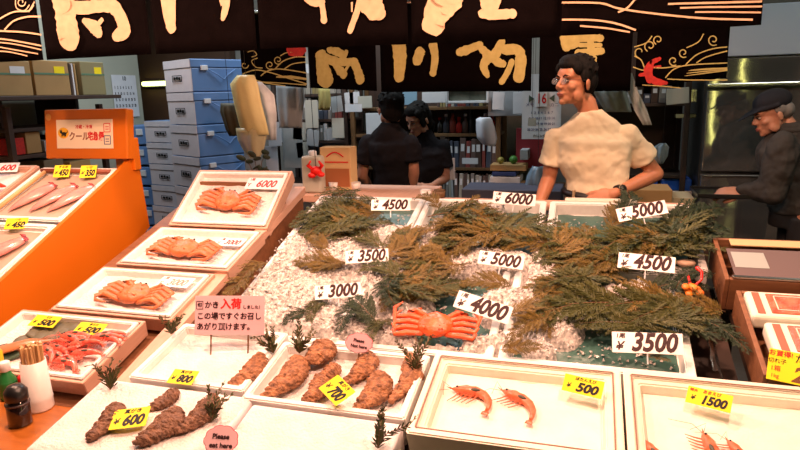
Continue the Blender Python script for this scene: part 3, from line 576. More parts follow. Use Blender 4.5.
for k, (x0, y0, x1, y1, Y, M) in enumerate(((283, 118, 303, 168, 4.60, 'a'), (305, 100, 318, 128, 4.58, 'b'), (332, 118, 344, 138, 4.56, 'b'), (246, 150, 262, 205, 3.9, 'a'), (345, 104, 362, 112, 4.5, 'c'), (462, 158, 478, 164, 4.56, 'c'), (528, 118, 536, 126, 4.3, 'b'))):
    bg('paper_sheet', ['long pale sheet hanging behind the red crab ornament', 'pale sheet hanging at the top of the file shelf', 'beige sheet hanging above the tan carton', 'pale tall sheet behind the leafy stems', 'narrow label sheet left of the man in black', 'small white slip on the brown shelf', 'small beige slip beside the big calendar'][k], 'paper', x0, y0, x1, y1, Y, .003, {'a': mat('grey_sheet', (.36, .37, .36), .8, (.28, .29, .28), 10), 'b': mat('cream_paper', (.5, .48, .40), .8), 'c': paper}[M])
# ------------------------------------------------------------ people
def xf(bm, n0, M):
    bm.verts.ensure_lookup_table()
    for v in bm.verts[n0:]: v.co = M @ v.co
def limb(bm, a, b, ra, rb, rc=None, seg=14, flat=1, cap=True):
    a, b = Vector(a), Vector(b)
    if rc is None: tube(bm, [a, a.lerp(b, .5), b], [ra, (ra+rb)/2, rb], seg, flat, round_=cap)
    else: tube(bm, [a, a.lerp(b, .3), a.lerp(b, .65), b], [ra, rc, (rc+rb)/2, rb], seg, flat, round_=cap)
def loft(bm, secs, seg=24):
    rings = []
    for (x, y, z, rx_, ry_) in secs:
        rings.append([bm.verts.new((x+rx_*math.copysign(abs(math.cos(t))**.85, math.cos(t)), y+ry_*math.copysign(abs(math.sin(t))**.85, math.sin(t)), z)) for t in [2*PI*k/seg for k in range(seg)]])
    for a, b in zip(rings, rings[1:]):
        for k in range(seg): bm.faces.new((a[k], a[(k+1) % seg], b[(k+1) % seg], b[k]))
    bm.faces.new(rings[0]); bm.faces.new(rings[-1])
def head_geo(bm, M, fem=False):
    n0 = len(bm.verts)
    ell(bm, (0, .012, .035), (.074, .092, .082)); ell(bm, (0, -.018, -.035), (.061, .068, .074)); ell(bm, (0, -.05, -.085), (.034, .034, .026))
    ell(bm, (0, -.070, -.100), (.020, .018, .015)); ell(bm, (0, -.055, .03), (.056, .03, .04))
    for s in (-1, 1):
        ell(bm, (s*.040, -.055, -.030), (.022, .022, .020)); ell(bm, (s*.029, -.078, .016), (.021, .010, .007))
        ell(bm, (s*.078, .012, -.018), (.007, .018, .030), (0, 0, s*.35)); ell(bm, (s*.081, .005, -.012), (.007, .014, .020), (0, 0, s*.4))
        ell(bm, (s*.010, -.098, -.034), (.008, .010, .007)); ell(bm, (s*.052, -.02, -.07), (.014, .03, .03))
    tube(bm, [(0, -.080, .012), (0, -.094, -.008), (0, -.106, -.028)], [.007, .008, .010], 10, round_=True)
    ell(bm, (0, -.084, -.060), (.025, .012, .0055)); ell(bm, (0, -.083, -.071), (.021, .012, .006))
    xf(bm, n0, M)
def hand_geo(bm, M, curl=.5, side=1):
    n0 = len(bm.verts)
    ell(bm, (0, .045, 0), (.040, .052, .014)); ell(bm, (0, .0, 0), (.027, .03, .02))
    for i, L in enumerate((.070, .080, .075, .058)):
        x = (-.030+.020*i)*side; p = Vector((x, .082-abs(i-1.3)*.004, 0)); pts = [Vector((x*.8, .045, 0)), p]; a = 0
        for k, f in enumerate((.45, .32, .23)):
            a += curl*(.6+.3*k); p = p+Vector((x*.1*f, math.cos(a)*L*f, -math.sin(a)*L*f)); pts.append(p)
        tube(bm, pts, [.009, .0095, .009, .0083, .007], 8, round_=True)
    tube(bm, [(-.022*side, .012, -.004), (-.045*side, .040, -.014), (-.050*side, .066, -.026), (-.044*side, .086, -.036)], [.013, .012, .0105, .008], 8, round_=True)
    xf(bm, n0, M)
def frame_from(p, fwd, nrm):
    y = Vector(fwd).normalized(); z = Vector(nrm); z = (z-y*z.dot(y)).normalized(); x = y.cross(z)
    M = Matrix((x, y, z)).transposed().to_4x4(); M.translation = p; return M
def person(label, base, J, headM, skinm, top, bottom, r=1.0, vox=.0055, long_sleeve=False, hem=1.0, hand_dirs=None, belt=None, mirror=None, shoe=black, seatz=0):
    """J: joints relative to base (feet centre): neck, shL, shR, elL, elR, wrL, wrR, chest, waist, hip"""
    t = thing('person', label, 'person', base)
    bm = BM()
    head_geo(bm, headM)
    hc = headM.translation
    tube(bm, [hc+Vector((0, .02, -.04)), hc.lerp(J['neck'], .7)+Vector((0, .01, 0)), J['neck']-Vector((0, 0, .03)), J['chest']+Vector((0, 0, .05))], [.05*r, .048*r, .05*r, .055*r], 14)
    ch, wa, hp_ = J['chest'], J['waist'], J['hip']
    loft(bm, [(hp_.x, hp_.y, hp_.z-.06, .12*r, .09*r), (wa.x, wa.y, wa.z, .12*r, .085*r), (ch.x, ch.y, ch.z, .12*r, .08*r), (J['neck'].x, J['neck'].y+.01, J['neck'].z-.10, .10*r, .05*r), (J['neck'].x, J['neck'].y, J['neck'].z-.05, .05*r, .045*r)])
    for s in 'LR':
        sh, el, wr = J['sh'+s], J['el'+s], J['wr'+s]
        limb(bm, sh-Vector((0, 0, .012)), el, .038*r, .036*r, .043*r); limb(bm, el, wr, .037*r, .024*r, .037*r)
        d, nn, cu = (hand_dirs or {}).get(s, ((wr-el), Vector((0, -1, 0)), .5))
        hand_geo(bm, frame_from(wr+Vector(d).normalized()*.012, d, nn), cu, 1 if s == 'L' else -1)
        sx = 1 if s == 'L' else -1; ax = J.get('axis', Vector((1, 0, 0)))
        h0 = hp_+ax*(sx*.085*r)-Vector((0, 0, .04)); kn = h0.lerp(Vector(ax*(sx*.10)+Vector((0, 0, .08))), .52); an = Vector(ax*(sx*.10)+Vector((0, 0, .09)))
        limb(bm, h0, kn, .07*r, .05*r); limb(bm, kn, an, .052*r, .035*r)
    b = mesh('body', bm, skinm, t, True); remesh(b, vox, 3)
    # shirt or jacket
    bm = BM()
    g = .014 if not long_sleeve else .03
    nk = J['neck']
    shx = abs((J['shL']-J['shR']).dot(J.get('axis', Vector((1, 0, 0)))))/2
    loft(bm, [(hp_.x, hp_.y, hem-(.0 if belt else .06), .142*r+g, .105*r+g), (wa.x, wa.y, wa.z+.03, .135*r+g, .10*r+g), (ch.x, ch.y, ch.z-.05, .160*r+g, .11*r+g), (ch.x, ch.y, ch.z+.05, .172*r+g, .105*r+g),
              (nk.x, nk.y+.01, nk.z-.095, shx*.95, .085*r), (nk.x, nk.y+.01, nk.z-.050, shx*.82, .080*r), (nk.x, nk.y+.008, nk.z-.018, shx*.56, .074*r), (nk.x, nk.y+.005, nk.z+.006, .064*r, .066*r), (nk.x, nk.y+.005, nk.z+.022, .058*r, .060*r)], 28)
    for s in 'LR':
        sh, el, wr = J['sh'+s], J['el'+s], J['wr'+s]
        ell(bm, sh, (.050*r+g*.5,)*3)
        if long_sleeve:
            limb(bm, sh, el, .062*r+g*.5, .055*r+g*.4, .066*r+g*.5); limb(bm, el, wr, .056*r+g*.4, .040*r, .056*r)
        else:
            e = sh.lerp(el, .64); tube(bm, [sh, sh.lerp(e, .5), e], [.052*r+g*.4, .055*r+g*.5, .060*r+g*.6], 18)
    o = mesh('jacket' if long_sleeve else 'shirt', bm, top, t, True); remesh(o, .007, 8)
    tx = bpy.data.textures.get('folds') or bpy.data.textures.new('folds', 'CLOUDS'); tx.noise_scale = .085; tx.noise_depth = 2
    d = o.modifiers.new('f', 'DISPLACE'); d.texture = tx; d.strength = .026 if not long_sleeve else .035; d.mid_level = .5; d.texture_coords = 'LOCAL'
    # trousers
    bm = BM(); ax = J.get('axis', Vector((1, 0, 0)))
    tp = hem+.03 if belt else hem-.02
    rot_loft = [(hp_.x, hp_.y, hp_.z-.12, .165*r, .12*r), (hp_.x, hp_.y, hp_.z-.02, .162*r, .118*r), (wa.x*.5+hp_.x*.5, hp_.y, tp, .150*r, .112*r)]
    loft(bm, rot_loft)
    for sx in (-1, 1):
        h0 = hp_+ax*(sx*.085*r)-Vector((0, 0, .06)); an = Vector(ax*(sx*.10)+Vector((0, 0, .06)))
        tube(bm, [h0, h0.lerp(an, .5), an], [.095*r, .075*r, .065*r], 18)
    o = mesh('trousers', bm, bottom, t, True); remesh(o, .009, 4)
    for sx in (-1, 1):
        bm = BM(); f = J.get('face', Vector((0, -1, 0)))
        ell(bm, ax*(sx*.10)+f*.06+Vector((0, 0, .05)), (.055, .055, .05)); tube(bm, [ax*(sx*.10)-f*.04+Vector((0, 0, .045)), ax*(sx*.10)+f*.16+Vector((0, 0, .038))], [.045, .040], 12, round_=True)
        o = mesh('shoe', bm, shoe, t, True); remesh(o, .01, 3)
    return t
def part(name, bm, M, t, smooth=True, label=None):
    o = mesh(name, bm, M, t, smooth)
    if label: o['label'] = label
    return o
def addgeo(fn, M):
    bm = BM(); fn(bm); xf(bm, 0, M); return bm
def face_bits(t, hM, eyes=True, glasses=False):
    for s in (-1, 1):
        if eyes:
            part('eye', addgeo(lambda b: ell(b, (s*.029, -.077, -.003), (.0135, .009, .0062)), hM), mat('eye_white', (.42, .33, .28), .3), t)
            part('iris', addgeo(lambda b: ell(b, (s*.029, -.0835, -.003), (.0056, .0035, .0054)), hM), black, t)
            part('eyelid', addgeo(lambda b: tube(b, [(s*.015, -.085, -.001), (s*.028, -.089, .0048), (s*.044, -.080, .001)], [.0014, .0024, .0012], 6), hM), hair, t)
        part('eyebrow', addgeo(lambda b: tube(b, [(s*.014, -.089, .017), (s*.030, -.090, .023), (s*.048, -.076, .018)], [.0025, .0042, .002], 6), hM), hair, t)
    part('lips', addgeo(lambda b: (tube(b, [(-.022, -.087, -.0655), (-.008, -.096, -.0625), (0, -.097, -.064), (.008, -.096, -.0625), (.022, -.087, -.0655)], [.002, .004, .0035, .004, .002], 8), tube(b, [(-.019, -.087, -.069), (0, -.0955, -.0725), (.019, -.087, -.069)], [.002, .0045, .002], 8)), hM), mat('lip', (.33, .09, .07), .5), t)
    if glasses:
        def g(b):
            for s in (-1, 1):
                pts = [(s*.031+.022*math.cos(a), -.100+.004*abs(math.cos(a)), -.005+.015*math.sin(a)) for a in [2*PI*k/16 for k in range(17)]]
                tube(b, pts, .0011, 6); tube(b, [(s*.053, -.096, .000), (s*.073, -.060, .001), (s*.083, .004, .002)], .0012, 6)
            tube(b, [(-.009, -.102, -.001), (0, -.104, .002), (.009, -.102, -.001)], .0011, 6)
        o = part('glasses', addgeo(g, hM), mat('dark_metal', (.10, .09, .09), .3, metal=.8), t, label='thin metal framed glasses')
        for s in (-1, 1): part('lens', addgeo(lambda b: ell(b, (s*.031, -.099, -.005), (.021, .0008, .0145)), hM), glass, o)
def hair_geo(long_=0, vol=1.0):
    def f(b):
        ell(b, (0, .020, .050), (.082*vol, .094*vol, .080*vol), None, 24, 16); ell(b, (0, .050, .005), (.076*vol, .070*vol, .078*vol), None, 24, 16); ell(b, (0, -.045, .085), (.058, .040, .036)); ell(b, (.012, -.068, .072), (.045, .02, .022), (.4, 0, .2))
        for s in (-1, 1): ell(b, (s*.070, .004, .025), (.014, .030, .036)); ell(b, (s*.062, -.04, .058), (.018, .028, .03)); ell(b, (s*.071, -.012, .012), (.007, .010, .022))
        ell(b, (0, .075, -.035), (.055, .03, .04))
        R = random.Random(3)
        for k in range(90):
            a = R.uniform(0, 2*PI); e = R.uniform(.1, 1.45); d = Vector((math.cos(a)*math.cos(e), math.sin(a)*math.cos(e), math.sin(e)))
            if d.y < -.5 and d.z < .45: continue
            p = Vector((d.x*.076*vol, .022+d.y*.088*vol, .045+d.z*.077*vol)); q = p+d*.010+Vector((R.uniform(-.02, .02), R.uniform(-.02, .01), R.uniform(-.014, .004)))
            tube(b, [p, p.lerp(q, .5)+d*.004, q], [.009, .007, .003], 6)
        if long_:
            ell(b, (0, .085, -.05), (.045, .035, .06)); tube(b, [(0, .09, -.04), (0, .12, -.10), (0, .10, -.19)], [.03, .026, .012], 10, round_=True)
            for s in (-1, 1): ell(b, (s*.070, -.02, -.01), (.014, .03, .05))
    return f
def HM(c, yaw, pitch=0, roll=0, s=1.0):
    M = (Matrix.Rotation(yaw, 4, 'Z') @ Matrix.Rotation(pitch, 4, 'X') @ Matrix.Rotation(roll, 4, 'Y')) @ Matrix.Scale(s, 4); M.translation = c; return M
# the man in the cream tee
Y0 = 3.16
B = Vector((.03, Y0+.02, 0))
def jw(x, y, Y): return hy(x, y, Y)-B
J = dict(neck=jw(591, 114, Y0+.02), chest=Vector((-.005, 0, 1.22)), waist=Vector((.02, 0, 1.05)), hip=Vector((.02, 0, .93)),
         shR=jw(556, 139, Y0+.02), shL=jw(627, 136, Y0+.02), elR=jw(549, 178, Y0+.03), wrR=jw(538, 207, Y0-.10),
         elL=jw(656, 174, Y0+.08), wrL=jw(616, 193, Y0-.11))
hM = HM(jw(575, 81, Y0-.01), rad(-46), rad(-3), 0, .99)
man = person('person in a cream T-shirt and glasses looking left behind the ice table', B, J, hM, skin, tee, khaki, 1.0, .0045, hem=1.022, belt=True,
    hand_dirs={'L': (Vector((-.9, -.1, -.25)), Vector((.1, -.9, .4)), .45), 'R': (Vector((.1, -.3, -.9)), Vector((-.5, -.8, .2)), .3)})
face_bits(man, hM, True, True)
o = part('hair', addgeo(hair_geo(), hM), hair, man); remesh(o, .004, 2)
tube_bm = BM()
hp_ = J['hip']; W = J['waist']
pts = [Vector((hp_.x*.5+W.x*.5+.158*math.cos(a), .118*math.sin(a), 1.005+.0*math.cos(a)-.016*math.cos(a))) for a in [2*PI*k/36 for k in range(37)]]
tube(tube_bm, pts, .017, 8, 1.0, caps=False); 
for v in tube_bm.verts: pass
bl = part('belt', tube_bm, mat('belt_leather', (.012, .010, .012), .45), man)
for a in (-2.25, -1.3, -.5):
    bm = BM(); box(bm, (hp_.x*.5+W.x*.5+.172*math.cos(a), .134*math.sin(a), 1.005-.016*math.cos(a)), (.012, .012, .05), .002, (0, 0, a+PI/2)); part('belt_loop', bm, khaki, man, False)
# wrist watch
d = (J['wrL']-J['elL']).normalized(); q = J['elL'].lerp(J['wrL'], .93)
bm = BM(); n0 = 0; lathe(bm, [(.0315, -.011), (.0335, -.008), (.0335, .008), (.0315, .011)], 24)
Mw = frame_from(q, Vector((0, 0, 1)).cross(d) if abs(d.z) < .9 else Vector((1, 0, 0)), d); xf(bm, 0, Mw)
wt = part('wrist_watch', bm, black, man, True, 'black wrist watch')
bm = BM(); fd = Vector((-.15, -1, .25)); fd = (fd-d*fd.dot(d)).normalized(); lathe(bm, [(.018, 0), (.019, .003), (.019, .009), (.015, .011)], 24); xf(bm, 0, frame_from(q+fd*.030, d, fd)); part('watch_case', bm, chrome, wt)
bm = BM(); lathe(bm, [(.0145, .0112), (.0145, .0118)], 20); xf(bm, 0, frame_from(q+fd*.030, d, fd)); part('dial', bm, black, wt)
# worker in black seen from behind
B = Vector((-1.18, 3.76, 0)); Yp = 3.76
J = dict(neck=jw(389, 126, Yp), chest=Vector((.0, .02, 1.16)), waist=Vector((0, .02, 1.0)), hip=Vector((0, .02, .88)), shL=jw(368, 143, Yp), shR=jw(411, 144, Yp-.02),
         elL=jw(362, 176, Yp-.02), wrL=jw(372, 192, Yp+.14), elR=jw(414, 172, Yp-.04), wrR=jw(410, 198, Yp+.0))
hM = HM(jw(391, 108, Yp+.01), rad(180+28), rad(-12), 0, .97)
w1 = person('person with short black hair in a black T-shirt seen from behind', B, J, hM, skin2, blacktee, mat('dark_trousers', (.012, .012, .014), .9), .95, .008, hem=.97)
face_bits(w1, hM, False)
o = part('hair', addgeo(hair_geo(0, 1.02), hM), hair, w1); remesh(o, .005, 2)
# woman looking down
Yp = 4.27; B = Vector((-1.03, Yp, 0))
J = dict(neck=jw(424, 133, Yp), chest=jw(425, 160, Yp), waist=jw(424, 182, Yp), hip=jw(424, 200, Yp), shL=jw(443, 147, Yp), shR=jw(407, 147, Yp), elL=jw(446, 178, Yp), wrL=jw(432, 186, Yp-.16), elR=jw(404, 178, Yp), wrR=jw(418, 186, Yp-.16))
for k in ('chest', 'waist', 'hip'): J[k].y = 0
hM = HM(jw(418, 119, Yp-.04), rad(-32), rad(22), 0, .93)
w2 = person('person in black with dark tied hair looking down beside the back shelf', B, J, hM, skin2, blacktee, mat('dark_trousers', (.012, .012, .014), .9), .86, .007, hem=J['hip'].z+.06)
face_bits(w2, hM, True)
o = part('hair', addgeo(hair_geo(1), hM), hair, w2); remesh(o, .005, 2)
# older man with cap
Yp = 3.86; B = Vector((1.13, Yp, 0))
J = dict(neck=jw(792, 127, Yp), chest=jw(798, 160, Yp), waist=jw(800, 200, Yp), hip=jw(802, 226, Yp), shL=jw(783, 146, Yp-.16), shR=jw(783, 146, Yp+.14), elL=jw(772, 192, Yp-.18), wrL=jw(744, 191, Yp-.13), elR=jw(772, 186, Yp+.10), wrR=jw(742, 192, Yp+.10), axis=Vector((0, -1, 0)), face=Vector((-1, 0, 0)))
for k in ('chest', 'waist', 'hip'): J[k].y = 0
J['hip'].z = .86; J['waist'].z = .98
hM = HM(jw(772, 113, Yp), rad(-84), rad(18), 0, .98)
om = person('person in a dark grey jacket and navy cap leaning left before the freezers', B, J, hM, skin2, greyjkt, mat('dark_trousers', (.012, .012, .014), .9), 1.02, .007, True, hem=.88, hand_dirs={'L': (Vector((-1, .1, -.1)), Vector((0, -.6, .8)), .5), 'R': (Vector((-1, 0, -.1)), Vector((0, .5, .8)), .5)})
face_bits(om, hM, True)
def oldhair(b):
    ell(b, (0, .055, .0), (.076, .058, .055)); [ell(b, (s*.070, .02, .02), (.012, .03, .03)) for s in (-1, 1)]
o = part('hair', addgeo(oldhair, hM), mat('grey_hair', (.16, .15, .14), .7), om); remesh(o, .006, 2)
def capgeo(b):
    ell(b, (0, .015, .062), (.086, .100, .068), None, 24, 14); tube(b, [(-.088, .02, .045), (-.06, -.06, .042), (0, -.09, .04), (.06, -.06, .042), (.088, .02, .045)], .012, 8)
    tube(b, [(0, -.075, .040), (0, -.12, .030), (0, -.155, .018)], [.062, .055, .03], 20, .12, round_=True)
o = part('cap', addgeo(capgeo, hM), mat('navy_cloth', (.003, .004, .009), .9), om); remesh(o, .005, 3)
bm = BM(); pts = [J['neck']+Vector((.062*math.cos(a)-.01, .062*math.sin(a), -.015)) for a in [2*PI*k/24 for k in range(25)]]; tube(bm, pts, .016, 8, caps=False); part('collar', bm, greyjkt, om)
a, b_ = hy(694, 193, Yp-.02), hy(748, 194, Yp-.02)
t = thing('serving_tray', 'long dark tray held level by the man in the cap', 'tray', (a+b_)/2, (0, 0, 0))
L = (b_-a).length
bm = BM(); box(bm, (0, 0, 0), (L, .30, .012), .003); mesh('base', bm, black, t)
bm = BM(); [box(bm, (0, s*.148, .008), (L, .008, .022), .002) for s in (-1, 1)]; [box(bm, (s*L/2, 0, .008), (.008, .30, .022), .002) for s in (-1, 1)]; mesh('rim', bm, black, t)
# ------------------------------------------------------------ stall tables
def tab(name, label, x0, x1, y0, y1, z0, z1, M, top=.03):
    """sloped table: front height z0, back height z1"""
    t = thing(name, label, 'table', ((x0+x1)/2, y0, 0)); w, d = x1-x0, y1-y0
    bm = BM(); v = [bm.verts.new(p) for p in ((-w/2, 0, z0-top), (w/2, 0, z0-top), (w/2, d, z1-top), (-w/2, d, z1-top), (-w/2, 0, z0), (w/2, 0, z0), (w/2, d, z1), (-w/2, d, z1))]
    for f in ((0, 1, 2, 3), (4, 5, 6, 7), (0, 1, 5, 4), (1, 2, 6, 5), (2, 3, 7, 6), (3, 0, 4, 7)): bm.faces.new([v[i] for i in f])
    mesh('table_top', bm, M, t)
    for sx in (-1, 1):
        for y, z in ((.03, z0), (d-.03, z1)):
            bm = BM(); box(bm, (sx*(w/2-.03), y, (z-top)/2), (.045, .045, z-top-.004)); mesh('leg', bm, M, t)
    return t
fgz = lambda Y: .75+.216*(Y-1.7)
icz = lambda Y: 1.04+.315*(Y-2.75)
rwz = lambda Y: 1.17+.30*(Y-2.4)
t = tab('display_table', 'dark sloping table carrying the white oyster boxes and shrimp boxes', -1.02, .72, 1.30, 1.735, fgz(1.30)-.125, fgz(1.735)-.125, darkw)
bm = BM(); box(bm, (0, -.004, .27), (1.7, .012, .50)); mesh('skirt', bm, black, t)
tab('display_table', 'wet dark sloping table under the ice filled boxes', -1.26, .46, 1.74, 2.78, icz(1.74)-.145, icz(2.78)-.145, darkw)
# ---- shrimp boxes at front right
def slope_thing(name, label, cat, x, Y, zf, ang, group=None): return thing(name, label, cat, (x, Y, zf(Y)), (ang, 0, 0), group)
A12 = math.atan(.216); A17 = math.atan(.315); A16 = math.atan(.30)
def fishbox(label, x0, x1, y0, y1, zf, ang, t=.02, h=.09, depth=.035, M=foam, floorM=salt, step=None, group=None, name='foam_box', lift=0, liner=False):
    L = (y1-y0)/math.cos(ang)
    r = thing(name, label, 'box', ((x0+x1)/2, y0, zf(y0)+lift), (ang, 0, 0), group)
    mesh('body', tray_bm(x1-x0, L, h, t, depth, .004, step=step), M, r)
    if floorM:
        bm = BM(); tt = t*(2 if step else 1)+.008; w = x1-x0-2*tt; l = L-2*tt; nx, ny = 24, 16; g = []
        for i in range(nx+1):
            g.append([bm.verts.new((-w/2+w*i/nx, tt+l*j/ny, -depth+.004+.005*noise.noise(Vector((i*.5+x0*9, j*.5, x0))))) for j in range(ny+1)])
        for i in range(nx):
            for j in range(ny): bm.faces.new((g[i][j], g[i+1][j], g[i+1][j+1], g[i][j+1]))
        mesh('ice_bed' if floorM is salt else 'lining', bm, floorM, r, True)
    return r
dk = mat('rim_brown', (.25, .13, .09), .6)
for lab, x0, x1 in (('cream foam box with two separate shrimps and the 500 yen card', -.419, .109), ('cream foam box with shrimps at its front and the 1500 yen card', .115, .66)):
    r = fishbox(lab, x0, x1, 1.368, 1.712, fgz, A12, .021, .10, .045, foamc, None, step=.010)
    L = .344/math.cos(A12); w = x1-x0
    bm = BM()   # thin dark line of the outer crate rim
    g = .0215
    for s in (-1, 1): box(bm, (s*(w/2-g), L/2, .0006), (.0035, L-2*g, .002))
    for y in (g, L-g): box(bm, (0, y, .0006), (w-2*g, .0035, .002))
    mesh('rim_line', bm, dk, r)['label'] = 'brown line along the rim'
    bm = BM(); nx, ny = 26, 18; gg = []; tt = .052; l = L-2*tt; w2 = w-2*tt
    for i in range(nx+1):
        gg.append([bm.verts.new((-w2/2+w2*i/nx, tt+l*j/ny, -.040+.004*noise.noise(Vector((i*.4, j*.4, x0))))) for j in range(ny+1)])
    for i in range(nx):
        for j in range(ny): bm.faces.new((gg[i][j], gg[i+1][j], gg[i+1][j+1], gg[i][j+1]))
    mesh('ice_bed', bm, mat('cream_ice', (.86, .82, .72), .6, (.80, .74, .62), 14, .2, 120), r, True)
    bm = BM(); box(bm, (0, .18, -.155), (w-.03, .30, .10), .006); mesh('under_box', bm, foamc, r)
    bm = BM(); box(bm, (0, .009, -.102), (w-.01, .014, .010)); mesh('base_line', bm, black, r)
# ---- oyster boxes
bP = fishbox('white foam box holding one oyster and the 800 yen card', -1.325, -.925, 1.44, 1.735, fgz, A12, .024, .10, .03)
bR = fishbox('white foam box with a crowd of oysters and the 700 yen card', -.918, -.432, 1.412, 1.690, fgz, A12, .022, .10, .034)
# solid ice slabs in front
def ice_block(label, x0, x1, y0, y1, drop=.0):
    L = (y1-y0)/math.cos(A12)
    r = thing('foam_box', label, 'box', ((x0+x1)/2, y0, fgz(y0)-drop), (A12, 0, 0))
    bm = BM(); w = x1-x0; box(bm, (0, L/2, -.055), (w, L, .10), .010, seg=3); mesh('body', bm, mat('lilac_foam', (.80, .74, .76), .5, (.74, .68, .70), 20, .05, 200), r)
    bm = BM(); nx, ny = 30, 20; g = []
    for i in range(nx+1): g.append([bm.verts.new((-w/2+.006+(w-.012)*i/nx, .006+(L-.012)*j/ny, -.003+.0035*noise.noise(Vector((i*.45, j*.45, x0*7)))+(.002 if 0 < i < nx and 0 < j < ny else -.003))) for j in range(ny+1)])
    for i in range(nx):
        for j in range(ny): bm.faces.new((g[i][j], g[i+1][j], g[i+1][j+1], g[i][j+1]))
    mesh('ice_bed', bm, salt, r, True)
    return r
# the slab top under the front oysters lies a little lower than the rims behind it
ice_block('snow white box at the lower left holding dark oysters and the 600 yen card', -1.405, -.885, 1.125, 1.428, .001)
ice_block('snow white empty box at the front between the 600 yen oysters and the shrimps', -.875, -.435, 1.10, 1.404, .001)
# ---- ice table boxes
cols = [(-1.245, -.712), (-.704, -.165), (-.150, .415)]
lab = [['back left ice box under the left 4500 yen card', 'back middle ice box under the 6000 yen card', 'back right ice box with bare sea green lining by the man'],
       ['front left ice box heaped with crushed ice near the pink notice', 'front middle ice box with the red crab', 'front right ice box with sea green lining under the 3500 yen card']]
for j, (y0, y1) in enumerate(((2.275, 2.755), (1.748, 2.268))):
    for i, (x0, x1) in enumerate(cols):
        dx = -.05*j if i == 0 else -.09*j
        if j and i == 0: x0 += .06
        fishbox('white foam box, '+lab[j][i], x0+dx, x1+dx-(.0 if i < 2 else .012*j), y0, y1, icz, A17, .026, .13, .05 if (i, j) != (2, 0) else .055, foam, teal, group='foam boxes on the ice table')
# crushed ice, one uncountable mass
def seg_d(p, a, b):
    ab = b-a; t_ = max(0, min(1, (p-a).dot(ab)/max(ab.length_squared, 1e-9))); return (p-(a+ab*t_)).length
heaps = [((270, 250), (300, 330), 52, .030), ((340, 240), (440, 238), 22, .022), ((300, 285), (350, 250), 40, .03), ((370, 260), (400, 300), 34, .026), ((400, 340), (360, 325), 24, .018), ((430, 255), (520, 262), 26, .022),
         ((360, 225), (400, 232), 14, .02), ((440, 220), (452, 235), 12, .014), ((500, 300), (560, 300), 30, .02), ((540, 260), (560, 320), 24, .022), ((500, 340), (470, 345), 14, .012), ((560, 240), (575, 235), 10, .012), ((600, 292), (640, 286), 14, .010), ((345, 345), (300, 350), 20, .016), ((250, 320), (262, 345), 24, .02), ((545, 345), (520, 330), 14, .006), ((420, 350), (450, 352), 14, .012), ((470, 205), (500, 208), 8, .01)]
HP = []
for a, b_, wd, hgt in heaps:
    A, B_ = hp(*a, ICE), hp(*b_, ICE); e = hp(a[0]+wd, a[1], ICE); HP.append((A.xy, B_.xy, (e-A).length, hgt))
def ice_h(x, y):
    p = Vector((x, y)); h = -.075
    for A, B_, wd, hgt in HP:
        d = seg_d(p, A, B_)/wd
        h = max(h, -.075+(hgt+.075)*max(0, 1-d**3*.95) if d < 1.02 else -.075)
    h += .012*noise.noise(Vector((x*14, y*14, 0)))+.008*noise.noise(Vector((x*40, y*40, 3)))
    return h
bm = BM(); nx, ny = 230, 150; X0, X1, YA, YB = -1.27, .33, 1.757, 2.72; g = []
for i in range(nx+1):
    row = []
    for j in range(ny+1):
        x = X0+(X1-X0)*i/nx; y = YA+(YB-YA)*j/ny; x0c = -1.20+.02*(j < ny/2)
        hh = ice_h(x, y); ed = min((x-X0-.02)/.06, (X1-x)/.05, (y-YA)/.03, 1); hh = hh if ed >= 1 else min(hh, -.08+.10*max(ed, 0))
        row.append(bm.verts.new((x+rnd.uniform(-.002, .002), y+rnd.uniform(-.002, .002), icz(y)+hh+rnd.uniform(-.0055, .0055))))
    g.append(row)
for i in range(nx):
    for j in range(ny):
        q = (g[i][j], g[i+1][j], g[i+1][j+1], g[i][j+1])
        if max(v.co.z-icz(v.co.y) for v in q) > -.050: bm.faces.new(q)
bmesh.ops.delete(bm, geom=[v for v in bm.verts if not v.link_faces], context='VERTS')
for k in range(7500):   # loose chips on top and on the lining
    x = rnd.uniform(X0+.05, X1-.03); y = rnd.uniform(YA+.03, YB-.04)
    h = ice_h(x, y)
    if h < -.046:
        if rnd.random() > .35: continue
        h = -.047
    s = rnd.uniform(.003, .0095)
    c = Vector((x, y, icz(y)+h+s*.3)); vs = [bm.verts.new(c+Vector((rnd.uniform(-1, 1), rnd.uniform(-1, 1), rnd.uniform(-.4, 1)))*s) for _ in range(5)]
    for f in ((0, 1, 2), (0, 1, 3), (1, 2, 3), (0, 2, 3), (0, 1, 4), (1, 3, 4)): bm.faces.new([vs[i] for i in f])
o = mesh('crushed_ice', bm, icem); o['kind'] = 'stuff'; tag(o, 'pinkish white crushed ice heaped over the foam boxes of the ice table', 'ice')
